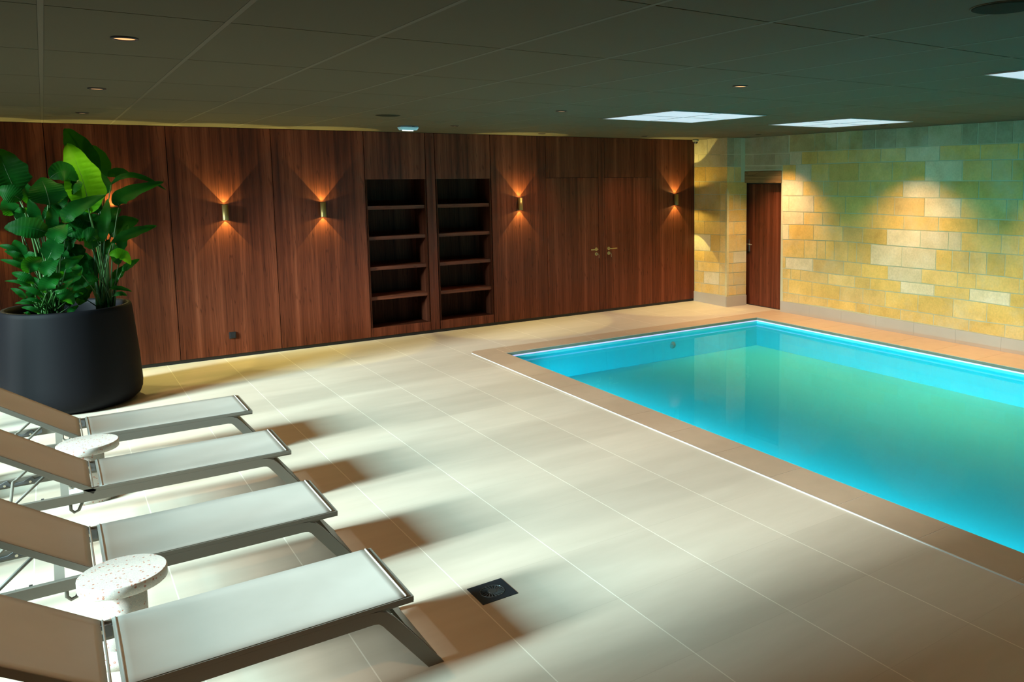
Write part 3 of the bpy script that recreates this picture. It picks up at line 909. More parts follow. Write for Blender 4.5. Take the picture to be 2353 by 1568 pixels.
def wood_door(n, x0, x1, side, label):
    root = struct(empty('door_%d' % n, ((x0 + x1) / 2, YW, 0)), label, 'door')
    r = Vector(root.location)
    b = MB(); b.box(x0 + g - r.x, x1 - g - r.x, 0, 0.0195, 0.042, 2.116)
    b.build('door_leaf', WOOD, root, bevel=0.0012)
    hx = (x1 - 0.052 if side < 0 else x0 + 0.062) - r.x
    hz = 1.005
    def disc(nm, z, m, rad, t=0.008):
        b = MB(); b.lathe([(rad, 0.0), (rad, t * 0.8), (rad * 0.93, t)], n=24, axis='y', origin=(0, 0, 0))
        b.v = [(hx + v[0], -v[1], z + v[2]) for v in b.v]
        return b.build(nm, m, root, fix=True)
    disc('handle_rose', hz, BRASS, 0.026)
    b = MB(); b.tube([(hx, -0.006, hz), (hx, -0.05, hz), (hx + side * 0.012, -0.056, hz), (hx + side * 0.125, -0.056, hz)], 0.009)
    b.build('door_handle', BRASS, root)
    ro = disc('keyhole_rose', hz - 0.075, BRASS, 0.026)
    b = MB(); b.lathe([(0.009, 0.0), (0.009, 0.014)], n=16, axis='y'); b.v = [(hx + v[0], -v[1], hz - 0.072 + v[2]) for v in b.v]
    b.build('lock_cylinder', ALUD, root, fix=True)
    b = MB(); b.box(hx - 0.001, hx + 0.001, -0.05, -0.014, hz - 0.076, hz - 0.068); b.lathe([(0.011, -0.001), (0.011, 0.001)], n=16, axis='x', origin=(hx, -0.055, hz - 0.076))
    b.box(hx + 0.014, hx + 0.017, -0.058, -0.05, hz - 0.135, hz - 0.082)
    tag(b.build('key', STEEL, root, fix=True), 'small steel key hanging in the lock', None)
wood_door(1, 6.058, 6.981, -1, 'flush walnut door with a brass lever pointing left, left of the pair')
wood_door(2, 7.101, 8.033, 1, 'flush walnut door with a brass lever pointing right, right of the pair')

def bookcase(x0, x1, label):
    root = tag(empty('built_in_bookcase', ((x0 + x1) / 2, YW, 0.042)), label, 'bookcase', 'built-in shelf niches in the walnut wall')
    ox, oy, oz = root.location
    def part(nm, m, *bx, bevel=0.001):
        b = MB(); b.box(bx[0] - ox, bx[1] - ox, bx[2] - oy, bx[3] - oy, bx[4] - oz, bx[5] - oz); return b.build(nm, m, root, bevel=bevel)
    t = 0.018; D = 0.40
    part('top_panel', WOOD, x0 + g, x1 - g, YW, YW + 0.0195, 2.118, H - 0.004)
    part('bottom_panel', WOOD, x0 + g, x1 - g, YW, YW + 0.0195, 0.042, 0.160)
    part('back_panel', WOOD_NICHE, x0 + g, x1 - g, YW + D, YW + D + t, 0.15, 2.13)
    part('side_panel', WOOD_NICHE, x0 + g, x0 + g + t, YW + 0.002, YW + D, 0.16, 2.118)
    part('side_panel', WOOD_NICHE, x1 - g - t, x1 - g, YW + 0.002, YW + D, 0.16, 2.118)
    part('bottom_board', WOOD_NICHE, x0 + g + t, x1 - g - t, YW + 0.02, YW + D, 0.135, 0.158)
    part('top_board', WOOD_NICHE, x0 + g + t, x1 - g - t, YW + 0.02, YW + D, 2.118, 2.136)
    for z in (0.548, 0.945, 1.345, 1.745):
        part('shelf', WOOD_SHELF, x0 + g + t, x1 - g - t, YW + 0.030, YW + D, z - 0.024, z + 0.024)
bookcase(3.376, 4.197, 'left set of empty walnut shelves built into the wood wall')
bookcase(4.334, 5.156, 'right set of empty walnut shelves built into the wood wall, nearer the doors')

# other walls, out of the picture
b = MB()
OY0, OY1 = 3.3, 9.6
b.box(XL - 0.2, XL, YF, OY0, 0, H + 0.05); b.box(XL - 0.2, XL, OY1, YW + 0.6, 0, H + 0.05); b.box(XL - 0.2, XL, OY0, OY1, 2.62, H + 0.05)
struct(b.build('wall_left', WALLPAINT), 'painted wall with the wide glazed opening, left of the loungers', 'wall')
b = MB()
for y in (4.35, 5.4, 6.45, 7.5, 8.55):
    b.box(XL - 0.12, XL - 0.06, y - 0.05, y + 0.05, 0.06, 2.56)
b.box(XL - 0.12, XL - 0.06, OY0, OY1, 0, 0.06); b.box(XL - 0.12, XL - 0.06, OY0, OY1, 2.56, 2.62)
struct(b.build('window_1', BLACK), 'wide dark-framed window wall that lets the daylight in', 'window')
b = MB(); b.box(XL - 0.2, XS + 0.3, YF - 0.2, YF, 0, H + 0.05)
struct(b.build('wall_front', WALLPAINT), 'painted wall behind the camera', 'wall')

# ceiling: slab, lay-in tiles, T-bars
b = MB()
b.box(XL - 0.2, XS + 0.3, YF - 0.2, YW + 0.55, H + 0.006, H + 0.06, 2)
gx, gy, TY = 0.036, 3.616, 1.198
i0, i1 = -5, 16; j0, j1 = -6, 6
for i in range(i0, i1):
    for j in range(j0, j1):
        x0, x1 = gx + 0.6 * i, gx + 0.6 * (i + 1); y0, y1 = gy + TY * j, gy + TY * (j + 1)
        x0 = max(x0, XL); x1 = min(x1, XS); y0 = max(y0, YF); y1 = min(y1, YW)
        if x1 - x0 < 0.02 or y1 - y0 < 0.02: continue
        b.box(x0 + 0.011, x1 - 0.011, y0 + 0.004, y1 - 0.004, H, H + 0.006, 0)
for i in range(i0 + 1, i1):
    x = gx + 0.6 * i
    if XL < x < XS: b.box(x - 0.010, x + 0.010, YF, YW, H - 0.0005, H + 0.006, 1)
struct(b.build('ceiling', [CEIL, TBAR, CEILGAP]), 'dark olive suspended ceiling of rectangular tiles', 'ceiling')

# square light panels
def light_panel(x0, x1, y0, y1, label, fixed=True):
    root = tag(empty('ceiling_light_panel', ((x0 + x1) / 2, (y0 + y1) / 2, H)), label, 'ceiling light', 'square light panels above the pool')
    cx, cyy = root.location[0], root.location[1]
    hx, hy = (x1 - x0) / 2, (y1 - y0) / 2
    b = MB(); w = 0.011
    z0, z1 = -0.008, -0.001
    b.box(-hx, hx, -hy, -hy + w, z0, z1); b.box(-hx, hx, hy - w, hy, z0, z1); b.box(-hx, -hx + w, -hy + w, hy - w, z0, z1); b.box(hx - w, hx, -hy + w, hy - w, z0, z1)
    b.box(-w / 2, w / 2, -hy + w, hy - w, z0, z1); b.box(-hx + w, -w / 2, -w / 2, w / 2, z0, z1); b.box(w / 2, hx - w, -w / 2, w / 2, z0, z1)
    b.build('frame', GRAYP, root)
    for sx in (-1, 1):
        for sy in (-1, 1):
            c = MB(); xa, xb = sorted((sx * w / 2, sx * (hx - w))); ya, yb_ = sorted((sy * w / 2, sy * (hy - w)))
            c.box(xa, xb, ya, yb_, -0.006, -0.0015); c.build('diffuser', PANEM, root)
light_panel(4.805, 6.02, 6.03, 7.22, 'square four-pane white light panel, left one of the pair near the far wall')
light_panel(7.10, 8.20, 5.84, 7.08, 'square four-pane white light panel, right one of the pair nearer the stone wall')
light_panel(4.77, 5.98, 1.68, 2.895, 'white light panel cut off by the right edge of the photo')

# downlights
DL = [(0.331, 4.234, 'round warm downlight nearest the camera, top left of the ceiling'),
      (0.335, 6.585, 'round warm downlight in the middle of the left ceiling row'),
      (0.331, 8.95, 'round warm downlight above the big plant'),
      (3.93, 4.19, 'round warm downlight left of the light panel cut off by the photo'),
      (3.95, 6.62, 'round warm downlight just left of the middle light panel'),
      (3.956, 9.07, 'round warm downlight on the ceiling just right of the emergency lamp'),
      (5.687, 10.08, 'round warm downlight close to the wood wall left of the doors'),
      (7.415, 10.00, 'round warm downlight close to the wood wall above the right-hand door'),
      (8.45, 6.45, 'round unlit-looking downlight on the right between light panel and stone wall'),
      (8.62, 8.80, 'small round downlight in front of the narrow door'),
      (8.45, 4.2, 'round downlight by the stone wall, outside the photo'),
      (3.93, 1.8, 'round downlight over the near floor, outside the photo'),
      (0.33, 1.85, 'round downlight above the near loungers, outside the photo'),
      ]
proto = None
for k, (x, y, lb) in enumerate(DL):
    if proto is None:
        proto = empty('downlight', (0, 0, 0))
        b = MB(); b.lathe([(0.0535, 0.0), (0.0535, -0.004), (0.050, -0.008), (0.045, -0.008), (0.043, -0.002)], n=32, cap0=False, cap1=False)
        b.build('trim_ring', RING, proto, fix=True)
        b = MB(); b.lathe([(0.044, -0.003), (0.044, -0.0005)], n=32); b.build('lens', DLM, proto, fix=True)
        o = proto
    else:
        o = copy_tree(proto)
    o.location = (x, y, H)
    tag(o, lb, 'downlight', 'round warm downlights in the ceiling')
    pw = 74 * (0.55 if y < 3 and x > 3 else 1)
    if x > 8: pw = 74 * 4.2
    if k in (6, 7): pw = 74 * 0.7
    spot('downlight_beam', (x, y, H - 0.015), (x, y, 0), pw, (1.0, 0.56, 0.27) if x < 8 else (1.0, 0.66, 0.34), 104, 0.9, 0.035)

# round ceiling speakers / vents
for (x, y, lb) in ((2.76, 7.91, 'flat round ceiling speaker near the emergency lamp'), (2.95, 1.72, 'large dark round ceiling speaker at the top right')):
    root = tag(empty('ceiling_speaker', (x, y, H)), lb, 'speaker', 'round ceiling speakers')
    b = MB(); b.lathe([(0.115, 0.0), (0.115, -0.004), (0.108, -0.006)], n=40); b.build('grille', plain('speaker_grille', (0.025, 0.024, 0.014), 0.9, spec=0.05, bump=0.5, bscale=400), root, fix=True)
    b = MB(); b.lathe([(0.122, 0.0), (0.122, -0.003), (0.1155, -0.003), (0.1155, 0.0)], n=40, cap0=False, cap1=False); b.build('rim', CEIL, root, fix=True)

# emergency lamp on the ceiling
root = tag(empty('emergency_light', (3.50, 9.36, H)), 'clear rectangular emergency lamp hanging under the ceiling by the shelves', 'emergency light')
def glassy():
    m, nt, b, out = new_mat('clear_prismatic_plastic')
    b.inputs['Base Color'].default_value = (0.35, 0.75, 0.85, 1); b.inputs['Roughness'].default_value = 0.15
    b.inputs['Transmission Weight'].default_value = 0.35
    b.inputs['Emission Color'].default_value = (0.5, 0.9, 1, 1); b.inputs['Emission Strength'].default_value = 0.12
    return m
b = MB(); b.box(-0.105, 0.105, -0.05, 0.05, -0.018, 0); b.build('housing', plain('lamp_housing', (0.22, 0.26, 0.30), 0.4), root, bevel=0.004)
b = MB(); b.hexa([(-0.095, -0.04, -0.05), (0.095, -0.04, -0.05), (0.095, 0.04, -0.05), (-0.095, 0.04, -0.05)], [(-0.112, -0.055, -0.018), (0.112, -0.055, -0.018), (0.112, 0.055, -0.018), (-0.112, 0.055, -0.018)])
b.build('cover', glassy(), root, bevel=0.004)
b = MB(); b.tube([(-0.07, -0.0, -0.0515), (0.06, 0.0, -0.0515)], 0.009); b.build('lamp_tube', emis('emergency_glow', (0.85, 0.97, 1.0), 2.2), root)
b = MB(); b.box(0.03, 0.055, -0.062, -0.05, -0.016, -0.004); b.build('latch', ALUD, root)

# dome camera in the corner
root = tag(empty('security_camera', (8.80, 10.45, H)), 'small dome security camera on the ceiling where wood meets stone', 'camera')
b = MB(); b.lathe([(0.052, 0.0), (0.052, -0.03), (0.045, -0.036)], n=32); b.build('camera_base', plain('camera_beige', (0.30, 0.27, 0.18), 0.5), root, fix=True)
b = MB(); b.lathe([(0.038, -0.034), (0.038, -0.045), (0.033, -0.06), (0.02, -0.072), (0.004, -0.077)], n=32); b.build('dome', PLASTIC, root, fix=True)
b = MB(); b.lathe([(0.010, -0.056), (0.010, -0.066)], cx=-0.018, cy=-0.024, n=20); b.build('lens', GRAYP, root, fix=True)

# wall lamps
SC = [(0.601, 'brass up-and-down wall lamp half hidden behind the plant leaves'),
      (1.711, 'brass up-and-down wall lamp above the black wall socket'),
      (2.824, 'brass up-and-down wall lamp just left of the open shelves'),
      (5.600, 'brass up-and-down wall lamp between the shelves and the doors'),
      (8.500, 'brass up-and-down wall lamp nearest the stone pier'),
      (-0.52, 'brass up-and-down wall lamp at the left, hidden behind the plant')]
proto = None
for x, lb in SC:
    if proto is None:
        proto = empty('wall_lamp', (0, 0, 0))
        b = MB(); r0 = 0.034; cyo = -0.046
        b.lathe([(r0, -0.09), (r0, 0.09), (r0 - 0.003, 0.09), (r0 - 0.003, 0.03), (r0 - 0.003, 0.0), (r0 - 0.003, -0.09), (r0, -0.09)], cy=cyo, n=36, cap0=False, cap1=False)
        b.build('lamp_tube', BRASS, proto, fix=True)
        b = MB(); b.box(-0.012, 0.012, -0.014, 0.0, -0.05, 0.05); b.build('bracket', BRASS, proto, bevel=0.002)
        for s in (1, -1):
            b = MB(); z0, z1 = sorted((s * 0.05, s * 0.062)); b.lathe([(0.026, z0), (0.026, z1)], cy=cyo, n=24); b.build('bulb', SCM, proto, fix=True)
        o = proto
    else: o = copy_tree(proto)
    o.location = (x, YW, 1.746)
    tag(o, lb, 'wall lamp', 'brass wall lamps on the walnut wall')
    for s in (1, -1):
        for nm, pw_, ang, bl in (('wall_lamp_beam', 46, 80, 0.10), ('wall_lamp_glow', 46 * 0.20, 158, 0.25)):
            lo = spot(nm, (x, YW - 0.020, 1.746 + s * 0.089), (x, YW - 0.012, 1.746 + s * 1.0), pw_, (1.0, 0.86, 0.27), ang, bl, 0.002)
            lo.data.use_nodes = True
            lt = lo.data.node_tree; em = lt.nodes['Emission']
            fo = lt.nodes.new('ShaderNodeLightFalloff'); fo.inputs['Strength'].default_value = 1.0; fo.inputs['Smooth'].default_value = 0.03
            lt.links.new(fo.outputs['Quadratic'], em.inputs['Strength'])

# wall socket
root = tag(empty('wall_socket', (1.7125, YW, 0.272)), 'square black power socket low on the walnut wall', 'socket')
b = MB(); b.box(-0.038, 0.038, -0.012, 0.0, -0.04, 0.04); b.build('cover_plate', PLASTIC, root, bevel=0.004)
b = MB(); b.box(-0.03, 0.03, -0.022, -0.012, -0.032, 0.032); b.build('flap', PLASTIC, root, bevel=0.003)

# floor drain
root = tag(empty('floor_drain', (1.725, 3.67, 0.0)), 'square black drain with a round slotted grate in the floor tiles', 'drain')
b = MB(); h = 0.0975
n = 48; r = 0.066
vs = []; fs = []
sq = []
for k in range(n):
    a = 2 * PI * k / n; c, s = math.cos(a), math.sin(a); m_ = max(abs(c), abs(s)); sq.append((h * c / m_, h * s / m_))
for k in range(n):
    a = 2 * PI * k / n
    vs += [(sq[k][0], sq[k][1], 0.0005), (sq[k][0], sq[k][1], 0.003), (r * math.cos(a), r * math.sin(a), 0.003), (r * math.cos(a), r * math.sin(a), 0.0005)]
for k in range(n):
    j = (k + 1) % n
    for e in range(3): fs.append((k * 4 + e, j * 4 + e, j * 4 + e + 1, k * 4 + e + 1))
b.add(vs, fs); b.build('frame', plain('drain_frame', (0.022, 0.027, 0.034), 0.5), root, fix=True)
b = MB(); b.lathe([(0.0655, 0.0006), (0.0655, 0.001)], n=40); b.build('well', BLACKBACK, root, fix=True)
b = MB()
b.lathe([(0.024, 0.001), (0.024, 0.004), (0.022, 0.0045)], n=32)
b.lathe([(0.0635, 0.001), (0.0635, 0.004), (0.060, 0.004), (0.060, 0.001)], n=48, cap0=False, cap1=False)
for k in range(20):
    a = 2 * PI * k / 20; c, s = math.cos(a), math.sin(a); w = 0.0022
    def q(rr, t, z): 
        tw = (rr - 0.022) * 0.35
        return (rr * c - (t + tw) * s, rr * s + (t + tw) * c, z)
    b.hexa([q(0.022, -w, 0.001), q(0.061, -w * 1.6, 0.001), q(0.061, w * 1.6, 0.001), q(0.022, w, 0.001)], [q(0.022, -w, 0.0025), q(0.061, -w * 1.6, 0.0022), q(0.061, w * 1.6, 0.0045), q(0.022, w, 0.004)])
b.build('grate', plain('grate_black', (0.16, 0.18, 0.19), 0.28, metal=0.6), root, fix=True)

# ================================================================ loungers
# local frame: x along the bed (0 at the hinge side), y from the near rail to the far rail
WID = 0.565
def make_lounger():
    root = empty('sun_lounger')
    FX = 1.00
    prof = []
    # rail profile (x, z) of one side frame, foot to head, outer then inner edge
    outer = [(1.283, 0.0), (1.10, 0.235), (1.075, 0.275), (1.045, 0.305), (1.01, 0.321), (0.97, 0.325), (0.5, 0.325), (0.0, 0.325), (-0.60, 0.325), (-0.655, 0.315), (-0.70, 0.285), (-0.90, 0.0)]
    inner = [(-0.835, 0.0), (-0.66, 0.25), (-0.64, 0.268), (-0.61, 0.272), (0.0, 0.272), (0.5, 0.272), (0.985, 0.272), (1.005, 0.268), (1.02, 0.255), (1.212, 0.0)]
    def side(y0, y1):
        # split in legs and rail so that each leg is its own part
        r = MB()
        up = [(1.02, 0.255), (1.085, 0.262), (1.075, 0.275), (1.045, 0.305), (1.01, 0.321), (0.97, 0.325), (-0.60, 0.325), (-0.655, 0.315), (-0.70, 0.285), (-0.66, 0.25), (-0.64, 0.268), (-0.61, 0.272), (0.985, 0.272), (1.005, 0.268)]
        r.prism(up, y0, y1); r.build('side_rail', ALU, root, fix=True)
        l = MB(); l.prism([(1.02, 0.255), (1.085, 0.262), (1.283, 0.0), (1.212, 0.0)], y0, y1); l.build('leg', ALU, root, fix=True)
        l = MB(); l.prism([(-0.70, 0.285), (-0.66, 0.25), (-0.835, 0.0), (-0.90, 0.0)], y0, y1); l.build('leg', ALU, root, fix=True)
    side(0.0, 0.028); side(WID - 0.028, WID)
    # sloping end plates joining the legs
    b = MB(); b.prism([(1.11, 0.215), (1.125, 0.215), (1.262, 0.03), (1.247, 0.03)], 0.028, WID - 0.028); b.build('end_plate', ALUD if False else ALU, root, fix=True)
    b = MB(); b.prism([(-0.745, 0.215), (-0.73, 0.215), (-0.865, 0.03), (-0.88, 0.03)], 0.028, WID - 0.028); b.build('end_plate', ALU, root, fix=True)
    for x0 in (-0.088, 0.62):
        b = MB(); b.box(x0, x0 + 0.04, 0.028, WID - 0.028, 0.278, 0.290); b.build('crossbar', ALU, root)
    # seat frame and its fabric
    b = MB(); z0, z1 = 0.325, 0.345
    b.box(0.02, 1.158, 0.0, 0.016, z0, z1); b.box(0.02, 1.158, WID - 0.016, WID, z0, z1); b.box(1.146, 1.158, 0.016, WID - 0.016, z0, z1)
    b.box(0.95, 1.158, 0.003, 0.028, 0.316, z0 - 0.0002); b.box(0.95, 1.158, WID - 0.028, WID - 0.003, 0.316, z0 - 0.0002)
    b.build('seat_frame', ALU, root, bevel=0.001)
    def sheet(x0, x1, f, sag, name):
        nx, ny = 24, 10
        vs = []; fs = []
        for i in range(nx + 1):
            for j in range(ny + 1):
                u, v = i / nx, j / ny
                z = -sag * (4 * v * (1 - v)) * (min(1, 6 * u * (1 - u)))
                y = 0.004 + (WID - 0.008) * v
                vs.append(f(x0 + (x1 - x0) * u, y, z))
        for i in range(nx):
            for j in range(ny):
                a = i * (ny + 1) + j; fs.append((a, a + ny + 1, a + ny + 2, a + 1))
        b = MB(); b.add(vs, fs, 0, True)
        o = b.build(name, SLING, root)
        m = o.modifiers.new('solid', 'SOLIDIFY'); m.thickness = 0.003; m.offset = 1
        return o
    seat = sheet(0.10, 1.140, lambda x, y, z: (x, y, 0.3465 + z), 0.012, 'seat_sling')
    for x in (1.128, 0.112):
        b = MB(); b.tube([(x, 0.008, 0.350), (x, WID - 0.008, 0.350)], 0.0042, 8); b.build('sling_hem', HEM, seat)
    # hinge plates
    for y0 in (0.029, WID - 0.041):
        b = MB(); b.box(0.030, 0.098, y0, y0 + 0.012, 0.290, 0.340); h_ = b.build('hinge_plate', ALUD, root, bevel=0.001)
        b = MB(); b.lathe([(0.008, -0.002), (0.008, 0.014)], n=14, axis='y', origin=(0.065, y0, 0.316)); b.build('bolt', STEEL, h_, fix=True)
    # reclined backrest
    A = math.radians(34.5)
    def bk(x, y, z):
        return (0.075 - x * math.cos(A) + z * math.sin(A), y, 0.338 + x * math.sin(A) + z * math.cos(A))
    back = empty('backrest'); 
    bpy.data.objects.remove(back)
    b = MB()
    def bbox(x0, x1, y0, y1, z0, z1):
        q = [(x1, y0), (x0, y0), (x0, y1), (x1, y1)]
        b.hexa([bk(x, y, z0) for x, y in q], [bk(x, y, z1) for x, y in q])
    bbox(-0.01, 0.74, 0.0, 0.018, -0.028, 0.002); bbox(-0.01, 0.74, WID - 0.018, WID, -0.028, 0.002); bbox(0.722, 0.74, 0.018, WID - 0.018, -0.024, 0.002)
    frame = b.build('backrest_frame', ALU, root, bevel=0.001, fix=True)
    bs = sheet(0.02, 0.725, lambda x, y, z: bk(x, y, 0.0035 + z), 0.016, 'back_sling')
    b = MB(); b.tube([bk(0.012, 0.008, 0.006), bk(0.012, WID - 0.008, 0.006)], 0.0042, 8); b.build('sling_hem', HEM, bs)
    # U-shaped prop, its ratchets, and the little hooks
    b = MB(); ya, yb_ = 0.045, WID - 0.045
    top = bk(0.25, 0, -0.02)
    b.tube([(top[0], yb_, top[2]), (-0.300, yb_, 0.322), (-0.318, yb_ - 0.02, 0.314), (-0.318, ya + 0.02, 0.314), (-0.300, ya, 0.322), (top[0], ya, top[2])], 0.0085, 8)
    b.build('prop_bar', ALU, root)
    for y0 in (0.0285, WID - 0.0385):
        poly = [(-0.46, 0.285), (-0.18, 0.285), (-0.165, 0.30), (-0.165, 0.345), (-0.178, 0.345), (-0.182, 0.318), (-0.215, 0.312), (-0.225, 0.338), (-0.24, 0.328), (-0.27, 0.305), (-0.33, 0.300), (-0.345, 0.335), (-0.36, 0.328), (-0.39, 0.305), (-0.46, 0.300)]
        poly = [(px_, 0.285 + (pz_ - 0.285) * 0.72) for px_, pz_ in poly]
        b = MB(); b.prism(poly, y0, y0 + 0.010); rt = b.build('ratchet', ALUD, root, fix=True)
        b = MB()
        for x in (-0.235, -0.36): b.lathe([(0.007, -0.002), (0.007, 0.012)], n=12, axis='y', origin=(x, y0, 0.293))
        b.build('bolt', STEEL, rt, fix=True)
    b = MB()
    b.tube([(-0.045, 0.05, 0.285), (-0.045, 0.05, 0.225), (-0.03, 0.05, 0.207), (-0.008, 0.05, 0.215), (0.02, 0.05, 0.275)], 0.0085, 8); b.build('stacking_hook', ALU, root)
    b = MB()
    b.tube([(-0.045, WID - 0.05, 0.285), (-0.045, WID - 0.05, 0.225), (-0.03, WID - 0.05, 0.207), (-0.008, WID - 0.05, 0.215), (0.02, WID - 0.05, 0.275)], 0.007, 8); b.build('stacking_hook', ALU, root)
    return root
LG = [(0.0, 3.240, 'pale mesh sun lounger nearest the camera, its foot end by the floor drain'),
      (0.0, 4.356, 'pale mesh sun lounger, second from the camera, just behind the large speckled side table'),
      (0.042, 5.550, 'pale mesh sun lounger, third from the camera, partly hiding the far speckled side table'),
      (0.030, 6.725, 'pale mesh sun lounger farthest from the camera, right in front of the black planter')]
proto = None
for x, y, lb in LG:
    if proto is None: proto = make_lounger(); o = proto
    else: o = copy_tree(proto)
    o.location = (x, y, 0)
    tag(o, lb, 'sun lounger', 'sun loungers in a row on the tiled floor')

# side tables: disc, column, disc
def table(x, y, R, label, ang=0):
    root = tag(empty('side_table', (x, y, 0)), label, 'side table', 'speckled terrazzo side tables between the loungers')
    b = MB(); h = 0.38
    b.lathe([(R - 0.004, h - 0.05), (R, h - 0.046), (R, h - 0.004), (R - 0.004, h)], n=64); b.build('tabletop', TERRAZZO, root, fix=True)
    b = MB(); b.lathe([(0.088, 0.05), (0.088, h - 0.05)], n=48); b.build('column', TERRAZZO, root, fix=True)
    b = MB(); b.lathe([(R * 0.93, 0.0), (R * 0.93, 0.046), (R * 0.93 - 0.004, 0.05)], n=64); b.build('base', TERRAZZO, root, fix=True)
table(0.118, 6.46, 0.178, 'white speckled mushroom-shaped table behind the third lounger, nearer the planter')
table(0.165, 4.17, 0.174, 'white speckled mushroom-shaped table just behind the nearest lounger')

